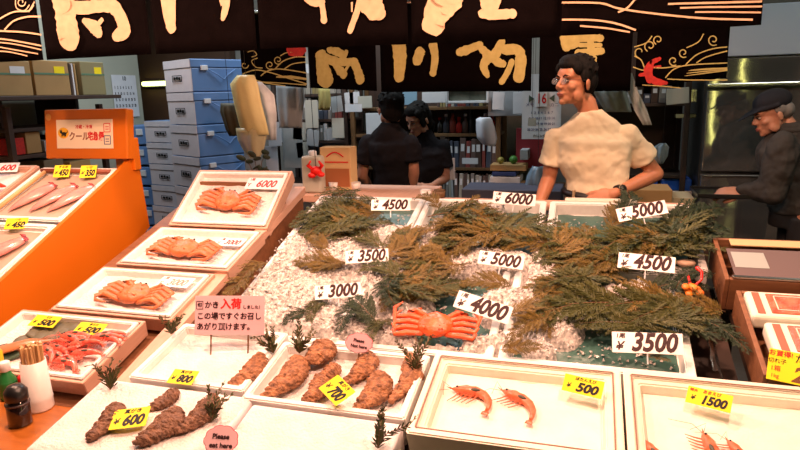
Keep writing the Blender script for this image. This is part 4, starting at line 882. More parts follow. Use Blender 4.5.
# scattered chips on the oyster ice
# ------------------------------------------------------------ cypress sprays
def spray_mesh(seed, L=.26, dens=26):
    R = random.Random(seed); bm = BM()
    def leaf(p, d, l, w, n):
        s = d.cross(n).normalized()*w
        a = bm.verts.new(p-s*.5); b = bm.verts.new(p+s*.5); c = bm.verts.new(p+d*l*.6+s*.8+n*w*.5); e = bm.verts.new(p+d*l); f = bm.verts.new(p+d*l*.6-s*.8+n*w*.5)
        for v in (a, b, c, e, f): v.co += n*R.uniform(-.0008, .0008)
        fc = bm.faces.new((a, b, c, e, f)); fc.material_index = 0
    n = Vector((0, 0, 1)); cur = R.uniform(-.35, .35); P = []
    for i in range(dens+1):
        t_ = i/dens; a = cur*t_*t_; P.append(Vector((math.sin(a)*L*t_, math.cos(a)*L*t_, .028*math.sin(PI*t_)+.01*t_)))
    tube(bm, P[::3]+[P[-1]], [.0022*(1-.7*i/(len(P[::3]))) for i in range(len(P[::3])+1)], 5, mi=1)
    for i in range(1, dens+1):
        t_ = i/dens; d0 = (P[i]-P[i-1]).normalized()
        for s in (-1, 1):
            if R.random() < .15: continue
            bl = L*(.42*(1-t_)+.10)*R.uniform(.7, 1.1)*(min(1, t_*5+.25)); ang = s*R.uniform(.65, .95)
            d = Matrix.Rotation(ang, 3, n) @ d0; d.z += R.uniform(-.22, .22); d.normalize(); k = max(3, int(bl/.0075)); q = P[i].copy(); dd = d.copy()
            for j in range(k):
                u = j/k; dd = (dd+Vector((0, .03, -.012))).normalized(); q2 = q+dd*(bl/k)
                leaf(q, dd, bl/k*1.4, .0030, n)
                if j > 0:
                    for s2 in (-1, 1):
                        l2 = (.020*(1-u)+.006)*R.uniform(.7, 1.2); d2 = Matrix.Rotation(s2*.7, 3, n) @ dd; d2.z += R.uniform(-.25, .3); leaf(q, d2.normalized(), l2*1.15, .0023, n)
                q = q2
    return bm
SPR = []
for s in range(5):
    bm = spray_mesh(40+s, .26, 22); me = bpy.data.meshes.new('spray'); bm.to_mesh(me); bm.free(); SPR.append(me)
def spray(pa, pb, up, label, group, M=0, lift=.02, yawj=0):
    a, b_ = hp(*pa, ICE, lift), hp(*pb, ICE, lift+up)
    Ms = (green1, green2, green3)[M]; k = rnd.randrange(5); key = 'spray_%d_%d' % (k, M); me = bpy.data.meshes.get(key)
    if not me: me = SPR[k].copy(); me.name = key; me.materials.append(Ms); me.materials.append(stemm)
    o = bpy.data.objects.new('cypress_spray', me); C.objects.link(o)
    y = (b_-a); L = y.length; y.normalize(); nrm = Vector((rnd.uniform(-.35, .35), -.315+rnd.uniform(-.45, .2), 1)).normalized(); z = (nrm-y*nrm.dot(y)).normalized(); x = y.cross(z)
    Mx = Matrix((x, y, z)).transposed().to_4x4() @ Matrix.Scale(L/.26, 4); Mx.translation = a; o.matrix_world = Mx
    return tag(o, label, 'branch', group)
# (x0,y0,x1,y1, direction deg in picture, spread, length px, count, material choices, label)
CARDS = [(391, 213, 20), (514, 206, 21), (367, 256, 22), (338, 291, 23), (501, 260, 23), (483, 307, 28), (641, 224, 24), (646, 266, 27), (647, 343, 33), (436, 328, 44)]
clusters = [
 (330, 207, 400, 234, 200, 40, 74, 11, (0, 0, 1), 'dark green cypress branch spread round the left 4500 yen card'),
 (398, 232, 430, 252, 60, 60, 44, 5, (1, 1, 0), 'yellowish cypress branch between the left 4500 and 5000 yen cards'),
 (458, 217, 530, 247, 195, 35, 76, 13, (1, 0, 1), 'brownish cypress branch below the 6000 yen card'),
 (392, 245, 470, 268, 185, 45, 56, 6, (1, 1, 0), 'olive cypress branch in the middle of the ice behind the 5000 yen card'),
 (400, 272, 500, 305, 190, 45, 62, 9, (0, 1, 1), 'olive cypress branch behind the red crab'),
 (505, 285, 560, 335, 230, 50, 58, 8, (1, 1, 0), 'olive cypress branch to the right of the 4000 yen card'),
 (618, 222, 688, 262, 205, 35, 84, 14, (0, 2, 0), 'dark green cypress branch around the tilted 5000 yen card'),
 (565, 250, 640, 288, 210, 30, 80, 13, (1, 1, 0), 'olive brown cypress branch left of the right 4500 yen card'),
 (560, 306, 700, 332, 184, 16, 92, 10, (1, 0, 2), 'cypress branch laid across the sea green box behind the 3500 yen card'),
 (600, 275, 690, 290, 190, 25, 60, 2, (0, 2, 1), 'cypress branch just below the right 4500 yen card'),
]
for x0, y0, x1, y1, dg, sp, ln, cnt, ms, lb in clusters:
    for k in range(int(cnt*1.0)):
        for _try in range(12):
            x, y = rnd.uniform(x0, x1), rnd.uniform(y0, y1)
            if not any(abs(x-cx_) < cw_+10 and -14 < y-cy_ < 20 for cx_, cy_, cw_ in CARDS): break
        x_, y_ = rnd.uniform(x0, x1), rnd.uniform(y0, y1); a = rad(dg+rnd.uniform(-sp, sp)); l = ln*rnd.uniform(.75, 1.15)
        if rnd.random() < .35: a += PI
        x_ = x_ if False else x
        dx, dy = math.cos(a)*l/2, -math.sin(a)*l/2*.62
        spray((x-dx, y-dy), (x+dx, y+dy), rnd.uniform(-.01, .012), lb, lb.replace('branch', 'branches'), ms[rnd.randrange(3)], rnd.uniform(.004, .024))
singles = [((345, 268), (296, 262), 1), ((352, 262), (312, 274), 1), ((335, 252), (308, 240), 1), ((362, 303), (338, 330), 2), ((384, 330), (348, 300), 2), ((395, 320), (360, 340), 0), ((330, 300), (300, 318), 0), ((310, 312), (282, 322), 2), ((405, 285), (372, 262), 0), ((400, 275), (376, 310), 2), ((250, 275), (228, 300), 1), ((268, 262), (236, 285), 1), ((385, 250), (352, 236), 0), ((690, 330), (735, 345), 2), ((700, 320), (742, 352), 2), ((612, 225), (642, 200), 2), ((625, 222), (650, 205), 2), ((608, 235), (622, 206), 1), ((500, 350), (540, 350), 1), ((640, 355), (668, 362), 1), ((440, 210), (425, 194), 1), ((470, 205), (480, 196), 1)]
for a, b_, m_ in singles:
    spray(a, b_, .01, 'small lone cypress sprig lying at the edge of the ice heaps', 'lone cypress sprigs on the ice', m_, .018)
# ------------------------------------------------------------ cards
def basis(n_tilt, yaw=0): return rz(yaw) @ rx(n_tilt)
def card(name, label, p, w, h, tilt, yaw=0, roll=0, M=white, group=None, bev=.003, cat='price card', pt=.0016):
    R = rz(yaw) @ rx(tilt) @ rz(roll); t = thing(name, label, cat, p, R, group)
    bm = BM(); box(bm, (0, 0, 0), (w, h, pt)); mesh('card', bm, M, t); return t
def white_price(num, p, tilt, yaw, roll, label, w=.150, h=.052, shear=.25):
    t = card('price_card', label, p, w, h, tilt, yaw, roll, white, 'white price cards on the ice')
    text('price_text', num, .050, ink, t, (.014, -.004, .0012), shear=shear, bold=.028, sx=(w*.72)/(.0285*len(num)) if False else .98)
    text('yen_text', '￥', .028, ink, t, (-w*.41, -.010, .0012), shear=shear, bold=.02); text('count_text', '1尾', .014, ink, t, (-w*.37, .016, .0012), shear=.2, bold=.01)
    bm = BM(); tube(bm, [(0, -h/2+.006, -.001), (0, -h/2-.03, -.012)], .0022, 6); mesh('stake', bm, paper, t)
    return t
wp = [('4500', 391, 213, -2, 'white 4500 yen card at the back left of the ice', 0), ('6000', 514, 206, -6, 'white 6000 yen card at the back middle near the man', 0), ('3500', 367, 256, 1, 'white 3500 yen card in the left half of the ice', 0), ('3000', 338, 291, 2, 'white 3000 yen card lowest on the left of the ice', 0),
      ('5000', 501, 260, -9, 'white 5000 yen card in the middle of the ice', 0), ('4000', 483, 307, -19, 'white 4000 yen card just right above the red crab', 0), ('5000', 641, 224, 15, 'white 5000 yen card tilted up at the back right', 0), ('4500', 646, 266, -3, 'white 4500 yen card on the right greens', 0), ('3500', 647, 343, 4, 'white 3500 yen card at the front right over the green lining', 0)]
for num, x, y, ro, lb, _ in wp:
    p = hp(x, y, ICE, .062); yw = math.atan2(-p.x, p.y)*.85
    dd = (p-CAM).dot(_f); w = {391: 39, 514: 42, 367: 43, 338: 46, 501: 45, 483: 57, 641: 47, 646: 53, 647: 66}[x]*dd/F
    white_price(num, p, rad(48), yw, rad(ro), lb, w, w*.34) if False else None
    p = p+Vector((0, 0, {641: .05, 514: .03, 391: .035, 646: .012}.get(x, 0))); t = card('price_card', lb, p, w, w*.33, rad(48), yw, rad(ro+1), white, 'white price cards on the ice'); h = w*.33
    text('price_text', num, h*1.22, ink, t, (w*.085, -h*.02, .0012), shear=.28, bold=.035, sx=w*.82/(h*1.22*.645*4))
    text('yen_text', '¥', h*.55, ink, t, (-w*.405, -h*.20, .0012), shear=.3, bold=.02); text('count_text', '1尾', h*.28, ink, t, (-w*.38, h*.30, .0012), shear=.2, bold=.015)
    bm = BM(); tube(bm, [(0, -h/2+.006, -.001), (0, -h/2-.028, -.010)], .0022, 6); mesh('stake', bm, paper, t)
def yellow_card(num, p, w, h, tilt, yaw, roll, label, head, headM=bink, small=None, sm=None, ns=.70, shear=.25, yoff=-.15):
    t = card('price_card', label, p, w, h, tilt, yaw, roll, yellow, 'yellow price cards')
    text('price_text', num, h*ns, bink, t, (w*.10, h*yoff, .0012), shear=shear, bold=.045, sx=min(1.1, w*.70/(h*ns*.62*len(num))))
    text('yen_text', '¥', h*ns*.55, bink, t, (-w*.36, h*(yoff+.02), .0012), shear=.2, bold=.01)
    text('name_text', head, h*.23, headM, t, (w*.04, h*.33, .0012), shear=.1, bold=.012, sx=min(1, w*.86/(h*.23*len(head))))
    if small: text('origin_text', small, h*.2, sm or redink, t, (-w*.36, h*.3, .0013), bold=.012)
    return t
U = .012
yellow_card('600', hp(130, 418, FG, U+.010), .096, .068, rad(20), rad(14), rad(9), 'yellow 600 yen card lying on the front left oysters', '真がき')
yellow_card('800', hp(183, 377, FG, .012), .080, .054, rad(22), rad(10), rad(-5), 'yellow 800 yen card on the ice left of the lone oyster', '真がき')
yellow_card('700', hp(337, 390, FG, .030), .086, .066, rad(24), rad(0), rad(-36), 'yellow 700 yen card tilted between the crowded oysters', '真がき')
yellow_card('500', hp(583, 386, FG, .012), .104, .048, rad(44), rad(-10), rad(-3), 'yellow 500 yen card at the back of the two shrimp box', 'ぼたんえび')
yellow_card('1500', hp(709, 399, FG, .010), .104, .046, rad(42), rad(-16), rad(-2), 'yellow 1500 yen card at the back of the right shrimp box', 'あまえび', redink, '特大')
# ------------------------------------------------------------ notices
p = hp(229, 340, FG, 0)
t = thing('notice_board', 'pink Japanese notice on two thin stakes behind the oysters', 'sign', hp(229, 352, FG, -.02), rz(rad(12)) @ rx(rad(74)))
W_, H_ = .232, .126; cz = .118
bm = BM(); box(bm, (0, cz, 0), (W_, H_, .003)); mesh('card', bm, pink, t)
for k, (s, sz, y, bo) in enumerate((('この場ですぐお召し', .0245, cz-.004, .02), ('あがり頂けます。', .0245, cz-.038, .02))):
    text('notice_text', s, sz, ink, t, (-W_*.47, y, .002), bold=bo, align='LEFT', sx=.98)
text('notice_text', 'かき', .0245, ink, t, (-W_*.36, cz+.032, .002), bold=.02, align='LEFT'); text('notice_text', '入荷', .035, redink, t, (-W_*.13, cz+.035, .002), bold=.03, align='LEFT'); text('notice_text', 'しました！', .013, ink, t, (W_*.19, cz+.026, .002), bold=.02, align='LEFT')
bm = BM(); [box(bm, c_, s_) for c_, s_ in (((-W_*.43, cz+.045, .002), (.022, .0015, .001)), ((-W_*.43, cz+.020, .002), (.022, .0015, .001)), ((-W_*.43-.0105, cz+.0325, .002), (.0015, .025, .001)), ((-W_*.43+.0105, cz+.0325, .002), (.0015, .025, .001)))]; mesh('seal_frame', bm, ink, t); text('seal_text', '旬', .016, ink, t, (-W_*.43, cz+.0325, .002), bold=.01)
for x in (-.062, .062): bm = BM(); tube(bm, [(x, -.02, -.003), (x, cz, -.003)], .0028, 6); mesh('stake', bm, stemm, t)
def cloudsign(label, p, w, h, lines, R, stake=.04, sz=.017):
    t = thing('cloud_sign', label, 'sign', p, R)
    def outl(k, z, sc=1):
        pts = []
        for i in range(72):
            a = 2*PI*i/72; rr = (1+.075*abs(math.sin(a*4.5)))*sc; pts.append((w/2*rr*math.cos(a), h/2*rr*math.sin(a), z))
        return pts
    for nm, z0, z1, sc, M in (('edge', -.0015, .0, 1, redink), ('card', .0, .0012, .95, pink)):
        bm = BM(); a = [bm.verts.new(q) for q in outl(0, z0, sc)]; b_ = [bm.verts.new(q) for q in outl(0, z1, sc)]
        bm.faces.new(a); bm.faces.new(b_)
        for i in range(72): bm.faces.new((a[i], a[(i+1) % 72], b_[(i+1) % 72], b_[i]))
        mesh(nm, bm, M if nm == 'card' else mcards('deep_pink', (.60, .12, .16)), t)
    for k, s in enumerate(lines): text('sign_text', s, sz, ink, t, (.0, h*.12-k*sz*1.25, .0018), rot=(0, 0, rad(-6)), bold=.025)
    bm = BM(); tube(bm, [(0, -h*.4, -.003), (0, -h/2-stake, -.003)], .0025, 6); mesh('stake', bm, stemm, t)
cloudsign('scalloped pink sign reading Please eat here at the front', hp(221, 440, FG, .035), .082, .068, ('Please', 'eat here'), rz(rad(20)) @ rx(rad(62)), .02)
cloudsign('scalloped pink sign reading Please Not here behind the oysters', hp(359, 343, FG, .045), .082, .058, ('Please', 'Not here'), rz(rad(6)) @ rx(rad(72)), .035, .0135)
# ------------------------------------------------------------ oysters
def oyster(seed, L, Wd, pale):
    R = random.Random(seed); bm = BM(); nu, nv = 64, 36; off = Vector((seed*3.1, 0, 0)); g = []
    for i in range(nu+1):
        u = i/nu; x = (u-.5)*L; prof = math.sin(PI*min(1, max(0, u))**.8)**.5*(1-.22*u) if 0 < u < 1 else .02
        cur = .14*L*math.sin(PI*u); row = []
        for j in range(nv):
            a = 2*PI*j/nv; y = math.cos(a)*Wd/2*prof*1.25; z = math.sin(a)*Wd*.30*prof*(1.15 if math.sin(a) > 0 else .7)
            n = noise.noise(Vector((x*38, y*50, z*50))+off)*.0062+noise.noise(Vector((x*150, y*130, z*130))+off)*.0048
            lay = .0052*(((u*8+.7*noise.noise(Vector((y*40, z*40, seed)))+1.6*noise.noise(Vector((x*28, y*28, z*28+seed)))) % 1))
            d = Vector((0, math.cos(a), math.sin(a)))*(n+lay)
            row.append(bm.verts.new((x+n*.6, y+d.y+cur, z+d.z)))
        g.append(row)
    for i in range(nu):
        for j in range(nv): bm.faces.new((g[i][j], g[i][(j+1) % nv], g[i+1][(j+1) % nv], g[i+1][j]))
    bm.faces.new(g[0]); bm.faces.new(g[-1]); return bm
oys = [((88, 443), (118, 408), 22, 0, 'dark oyster at the far left under the 600 yen card', -.002), ((147, 412), (178, 393), 15, 0, 'oyster just above and right of the 600 yen card', -.002), ((135, 449), (180, 414), 27, 0, 'big dark oyster in the middle of the front left box', -.002), ((171, 437), (216, 400), 22, 0, 'oyster beside the sprig at the right of the front left box', -.002),
       ((227, 393), (262, 359), 22, 1, 'single oyster alone in the 800 yen box', -.022), ((264, 402), (300, 362), 26, 1, 'long oyster at the left of the 700 yen box', -.022), ((305, 369), (327, 347), 27, 1, 'plump upright oyster at the back of the 700 yen box', -.016), ((318, 381), (338, 368), 15, 1, 'oyster half hidden behind the 700 yen card', -.02), ((304, 407), (322, 380), 19, 1, 'oyster left below the 700 yen card', -.02),
       ((344, 386), (371, 357), 20, 1, 'oyster behind the right side of the 700 yen card', -.022), ((356, 414), (382, 378), 25, 1, 'knobbly oyster right of the 700 yen card', -.022), ((390, 404), (411, 358), 20, 1, 'oyster at the right rim of the 700 yen box', -.022)]
for k, (a, b_, wd, pl, lb, up) in enumerate(oys):
    A_, B_ = hp(*a, FG, up), hp(*b_, FG, up); L = (B_-A_).length; dd = (A_-CAM).dot(_f); w = wd*dd/F*.98
    bm = oyster(k+1, L*1.04, w, pl); o = mesh('oyster', bm, oystl if pl else oyst, None, True)
    x = (A_-B_).normalized(); z = Vector((0, -.216, 1)); z = (z-x*z.dot(x)).normalized(); y = z.cross(x)
    M = Matrix((x, y, z)).transposed().to_4x4(); M.translation = (A_+B_)/2+Vector((0, 0, w*.20)); o.matrix_world = M
    tag(o, lb, 'oyster', 'rock oysters in the white foam boxes')
# ------------------------------------------------------------ little green sprigs
def sprig(label, x, y, pl, up, H, lean, seed, kind=0):
    p = hp(x, y, pl, up); R = random.Random(seed); t = thing('cypress_sprig', label, 'sprig', p, (0, 0, rad(16)), 'small green sprigs standing by the oysters')
    lf = BM(); st_ = BM(); n = 5
    for s in range(n):
        a = rad(lean)+R.uniform(-.6, .6); h = 1.5*H*R.uniform(.6, 1); P = []
        for i in range(7):
            u = i/6; P.append(Vector((math.sin(a*(.5+.5*u))*h*u, R.uniform(-.03, .03)*u+.02*(s-n/2)/n, math.cos(a*(.5+.5*u))*h*u)))
        tube(st_, P, [.0013]*6+[.0006], 5)
        for i in range(1, 7):
            for sd in (-1, 1):
                for q in range(2):
                    d = (P[i]-P[i-1]).normalized(); dd = (Matrix.Rotation(sd*R.uniform(.35, .75), 3, 'Y') @ d); dd.y += R.uniform(-.4, .4); dd.normalize()
                    l = .032*(1-i/10)*R.uniform(.7, 1.2); b0 = P[i-1].lerp(P[i], q*.5); wv = dd.cross(Vector((0, 1, R.uniform(-.5, .5)))).normalized()*.0024
                    vs = [lf.verts.new(v) for v in (b0-wv*.5, b0+wv*.5, b0+dd*l*.6+wv, b0+dd*l, b0+dd*l*.6-wv)]; lf.faces.new(vs)
    mesh('leaves', lf, sprigm, t); mesh('stem', st_, stemm, t)
sprig('dark green sprig left of the 800 yen card at the box corner', 112, 388, FG, -.005, .075, -10, 1)
sprig('dark green sprig below the lowest crab box beside the pink notice', 172, 333, FG, .01, .06, 5, 2)
sprig('green sprig standing right against the pink notice', 274, 352, FG, .0, .065, -25, 3)
sprig('green sprig between the pink notice and the scalloped sign', 300, 352, FG, .0, .075, 12, 4)
sprig('dark sprig lying on the oyster left of the lone one', 212, 420, FG, .0, .085, 12, 5)
sprig('green sprig in front of the red crab at the box corner', 415, 372, FG, -.01, .10, 5, 6)
sprig('reddish green sprig at the front corner of the two shrimp box', 378, 446, FG, .0, .11, 22, 7)
# ------------------------------------------------------------ shrimps
def shrimp(label, p, L, R, M=shrm, group=None, curl=1.1, seed=0, flip=1, fat=.085):
    t = thing('shrimp', label, 'shrimp', p, R, group); rr = random.Random(seed)
    P = []; a = 0; q = Vector((0, 0, .008)); n = 12
    for i in range(n+1):
        P.append(q.copy()); a = curl*max(0, (i-4)/n)**1.0*1.6*flip; q = q+Vector((math.cos(a), -math.sin(a), 0))*(L/n)
    rs = [.25, .62, .9, 1, .98, .95, .9, .82, .74, .64, .5, .4, .3]; w = L*fat; r_ = [w*v*(1 if i % 2 else .9) for i, v in enumerate(rs)]
    bm = BM(); tube(bm, P[:6], r_[:6], 12, .95); mesh('head', bm, M, t, True)
    bm = BM(); tube(bm, P[5:], r_[5:], 12, .9); mesh('tail', bm, M, t, True)
    bm = BM(); d = (P[-1]-P[-2]).normalized(); sd = Vector((-d.y, d.x, 0))
    for k in (-1, -.3, .3, 1): tube(bm, [P[-1], P[-1]+d*L*.06+sd*k*L*.03, P[-1]+d*L*.12+sd*k*L*.055], [w*.15, w*.35, w*.08], 6, .3)
    mesh('tail_fan', bm, M, t, True)
    bm = BM()
    for k in range(5): x = P[2+k]; tube(bm, [x, x+Vector((-.01*L/.1, -.018*flip*L/.1, -.002)), x+Vector((-.02*L/.1, -.030*flip*L/.1, -.004))], [w*.16, w*.12, w*.06], 5)
    tube(bm, [P[0], P[0]+Vector((-L*.12, L*.02, .002))], [w*.16, w*.04], 5)
    mesh('legs', bm, M, t, True)
    bm = BM()
    for s in (-1, 1): tube(bm, [P[0], P[0]+Vector((-L*.2, s*L*.12, .006)), P[0]+Vector((-L*.25+s*.02, -L*.32*flip+s*.02, 0))], [w*.06, w*.05, w*.04], 4)
    mesh('antenna', bm, M, t, True)
    bm = BM(); ell(bm, P[1]+Vector((0, 0, w*.6)), (w*.22,)*3); mesh('eye', bm, black, t, True)
    bm = BM(); ell(bm, P[5]+Vector((0, -w*.3*flip, w*.55)), (w*.9, w*.35, w*.45)); mesh('roe_patch', bm, mat('dark_roe', (.07, .06, .04), .5), t, True)
    return t
def at_fg(a, b_, up):
    A_, B_ = hp(*a, FG, up), hp(*b_, FG, up); x = (B_-A_).normalized(); z = Vector((0, -.216, 1)); z = (z-x*z.dot(x)).normalized(); y = z.cross(x)
    return A_, (B_-A_).length, Matrix((x, y, z)).transposed()
A_, L, R = at_fg((453, 391), (496, 397), -.036); shrimp('pink shrimp, left of the two in the 500 yen box', A_, L*1.3, R, curl=1.9, fat=.105)
A_, L, R = at_fg((503, 393), (542, 410), -.036); shrimp('pink shrimp, right of the two in the 500 yen box', A_, L*1.25, R, curl=1.5, seed=2, fat=.105)
for k, (a, b_, lb) in enumerate((((640, 442), (668, 468), 'red shrimp at the left front of the 1500 yen box'), ((703, 436), (722, 470), 'red shrimp pointing up in the middle of the 1500 yen box'), ((727, 443), (752, 468), 'red shrimp right of the upright shrimp in the 1500 yen box'))):
    A_, L, R = at_fg(a, b_, -.036); shrimp(lb, A_, max(L, .08)*1.3, R, curl=.8, seed=k, fat=.11)
# ------------------------------------------------------------ crabs
def crab(label, p, R, s=1.0, M=crabm, folded=0, seed=0, group=None):
    t = thing('snow_crab', label, 'crab', p, R, group); rr = random.Random(seed)
    bm = BM(); nu, nv = 24, 14
    ell(bm, (0, 0, .018*s), (.050*s, .044*s, .020*s), None, 28, 16)
    for v in bm.verts:
        v.co.x *= 1-.20*max(0, v.co.y/(.044*s)); n_ = noise.noise(v.co*70/s+Vector((seed, 0, 0))); v.co += v.co.normalized()*n_*.004*s
    for k in range(14): ell(bm, (rr.uniform(-.03, .03)*s, rr.uniform(-.03, .025)*s, .034*s), (.003*s,)*3, None, 6, 5)
    mesh('carapace', bm, M, t, True)
    for sd in (-1, 1):
        for k in range(4):
            y0 = (.022-.017*k)*s; bm = BM(); z = .012*s
            if not folded:
                Ln = (.118-.004*k)*s; yy = y0*1.25+rr.uniform(-.002, .002)
                up = (.050-.010*k)*s if k < 2 else .012*s
                P = [Vector((sd*.035*s, y0, z)), Vector((sd*.075*s, yy-.003*s, z+.012*s)), Vector((sd*Ln, yy-.006*s, z+.006*s)), Vector((sd*(Ln+.006*s), yy+up*.5, z+.010*s)), Vector((sd*(Ln-.012*s*(k < 2)), yy+up, z+.008*s))]
            else:
                yy = y0*1.05-.004*s; P = [Vector((sd*.035*s, y0, z)), Vector((sd*.085*s, yy+.010*s, z+.014*s)), Vector((sd*.118*s, yy+.002*s, z+.006*s)), Vector((sd*.105*s, yy-.012*s, z+.002*s)), Vector((sd*.065*s, yy-.016*s, z+.004*s))]
            tube(bm, P, [.0085*s, .0095*s, .0072*s, .006*s, .0022*s], 9, .75, round_=True); mesh('leg', bm, M, t, True)
        bm = BM(); tube(bm, [Vector((sd*.028*s, .030*s, .012*s)), Vector((sd*.058*s, .046*s, .020*s)), Vector((sd*.078*s, .036*s, .018*s)), Vector((sd*.052*s, .052*s, .016*s))], [.0085*s, .010*s, .012*s, .004*s], 9, .8, round_=True)
        tube(bm, [Vector((sd*.070*s, .044*s, .022*s)), Vector((sd*.048*s, .058*s, .018*s))], [.005*s, .002*s], 7, round_=True); mesh('claw', bm, M, t, True)
        bm = BM(); ell(bm, (sd*.010*s, .040*s, .026*s), (.0035*s,)*3, None, 8, 6); mesh('eye', bm, black, t, True)
    return t
p = hp(436, 329, ICE, .012)
crab('bright red snow crab lying on the ice below the 4000 yen card', p, rz(rad(4)) @ rx(rad(26)), 1.18, crabm, 0, 1)
# ------------------------------------------------------------ tilted crab boxes in a row on the left
def row_box(label, x0, x1, y0, y1, z0, ang, L, h=.06, floorM=None):
    r = thing('crab_box', label, 'box', ((x0+x1)/2, y0, z0), (ang, 0, 0), 'wood rimmed boxes on the left row'); w = x1-x0
    mesh('frame', tray_bm(w, L, h, .012, .056, .002), pinkwood, r)['label'] = 'pale wooden outer frame'
    bm = tray_bm(w-.03, L-.03, .045, .016, .030, .003); bmesh.ops.translate(bm, vec=(0, .015, .006), verts=bm.verts); mesh('foam_liner', bm, foam, r)
    bm = BM(); nx, ny = 20, 14; g = []; tt = .036; w2, l2 = w-2*tt, L-2*tt
    for i in range(nx+1): g.append([bm.verts.new((-w2/2+w2*i/nx, tt+l2*j/ny, -.020+.004*noise.noise(Vector((i*.6, j*.6, x0+y0))))) for j in range(ny+1)])
    for i in range(nx):
        for j in range(ny): bm.faces.new((g[i][j], g[i+1][j], g[i+1][j+1], g[i][j+1]))
    mesh('ice_bed', bm, salt, r, True)
    return r
A38 = rad(38)
rA = row_box('wood rimmed box propped steeply with a crab and the 6000 yen card', -1.854, -1.342, 2.382, 0, .950, A38, .360)
rB = row_box('wood rimmed crab box just below the steep 6000 yen one', -1.872, -1.338, 2.046, 0, .854, A16, .322)
rC = row_box('wood rimmed crab box just above the red shrimp box', -1.92, -1.386, 1.742, 0, .758, A16, .302)
rD = row_box('wood rimmed box holding fish and a heap of red shrimps', -2.04, -1.482, 1.422, 0, .660, A16, .322)
def in_box(r, x, y, z, rot):   # world placement from box coordinates
    M = Matrix.Translation(r.location) @ r.rotation_euler.to_matrix().to_4x4(); return M @ Vector((x, y, z)), r.rotation_euler.to_matrix() @ rot
for r, sd, lb, pl, sc in ((rA, 3, 'orange snow crab in the steep 6000 yen box', (.0, .155), 1.34), (rB, 4, 'pale orange snow crab in the box below the steep one', (-.018, .138), 1.38), (rC, 5, 'pale orange snow crab in the box above the red shrimps', (.024, .126), 1.32)):
    p, R = in_box(r, pl[0], pl[1], -.016, rz(rad(-4))); crab(lb, p, R, sc, crabl, 1, sd, 'crabs in the wood rimmed boxes')
def paper_price(r, x, y, num, w, h, label, M=white, tx=ink):
    p, R = in_box(r, x, y, .004, Matrix.Identity(3)); t = thing('price_card', label, 'price card', p, R)
    bm = BM(); box(bm, (0, 0, 0), (w, h, .0016)); mesh('card', bm, M, t); text('price_text', num, h*.85, tx, t, (w*.08, -h*.06, .0012), shear=.25, bold=.02, sx=w*.7/(h*.85*.62*len(num))); text('yen_text', 'Y', h*.4, tx, t, (-w*.40, -h*.15, .0012), bold=.02); text('count_text', '1尾', h*.26, tx, t, (-w*.36, h*.32, .0012))
    return t
paper_price(rA, .138, .27, '6000', .18, .072, 'white 6000 yen card with red figures in the steep crab box', tx=redink)
paper_price(rB, .162, .21, '3000', .126, .060, 'white price card in the crab box below the steep one', tx=redink)
paper_price(rC, .138, .222, '3000', .144, .066, 'white price card in the crab box above the red shrimps', tx=mcards('faint_ink', (.45, .25, .2)))
# red shrimp heap and fish in D
def share(o0, loc, R, label=None):
    c = copy_tree(o0); c.location = loc; c.rotation_euler = R.to_euler()
    if label: c['label'] = label
    return c
s0 = None
for k in range(17):
    x = rnd.uniform(.0, .162); y = rnd.uniform(.078, .222); a = rad(rnd.uniform(-25, 40)); p, R = in_box(rD, x, y, -.010+.008*(k//6), rz(a) @ rx(rnd.uniform(-.3, .3)))
    if s0 is None: s0 = shrimp('red shrimp in the heap at the right of the fish and shrimp box', p, .125, R, shrred, 'red shrimps heaped in the lowest left box', .8, fat=.115)
    else: share(s0, p, R)
p, R = in_box(rD, -.10, .12, -.010, rz(rad(35)))
t = thing('fish_fillet', 'reddish brown fish piece on a green leaf left of the red shrimps', 'fish', p, R)
bm = BM(); tube(bm, [(-.12, 0, .006), (-.05, .007, .014), (.036, .005, .014), (.11, -.005, .006)], [.010, .024, .023, .005], 14, .45, round_=True); mesh('body', bm, fishm, t, True)
bm = BM(); ell(bm, (-.075, -.006, .014), (.006, .006, .003)); mesh('eye', bm, paper, t, True)
for k, (x, y, rot, lb) in enumerate(((-.138, .102, 30, 'green leaf under the fish in the lowest left box'), (-.048, .19, 20, 'greyish weed behind the fish in the lowest left box'), (-.036, .24, 10, 'grey green weed at the back of the lowest left box'))):
    p, R = in_box(rD, x, y, -.016, rz(rad(rot))); bm = BM(); nx, ny = 16, 6; g = []
    for i in range(nx+1):
        u = i/nx; wv = .054*math.sin(PI*min(1, u*.9+.08))**.6; g.append([bm.verts.new(((u-.5)*.24, (j/ny-.5)*wv*2, .006+.004*noise.noise(Vector((u*9, j, k*5)))+.003*math.sin(u*20))) for j in range(ny+1)])
    for i in range(nx):
        for j in range(ny): bm.faces.new((g[i][j], g[i+1][j], g[i+1][j+1], g[i][j+1]))
    o = mesh('leaf_bed', bm, leafm if k == 0 else mat('grey_weed', (.16, .14, .09), .6, (.09, .09, .05), 30), None, True); o.location = p; o.rotation_euler = R.to_euler(); tag(o, lb, 'leaf'); sl = o.modifiers.new('t', 'SOLIDIFY'); sl.thickness = .002
p, R = in_box(rD, -.108, .258, .008, rz(0)); yellow_card('500', p, .114, .054, A16+.15, 0, 0, 'yellow 500 yen card over the fish in the lowest left box', 'えび')
p, R = in_box(rD, .102, .246, .006, rz(0)); yellow_card('500', p, .114, .054, A16+.12, 0, 0, 'yellow 500 yen card behind the heap of red shrimps', '赤えび')
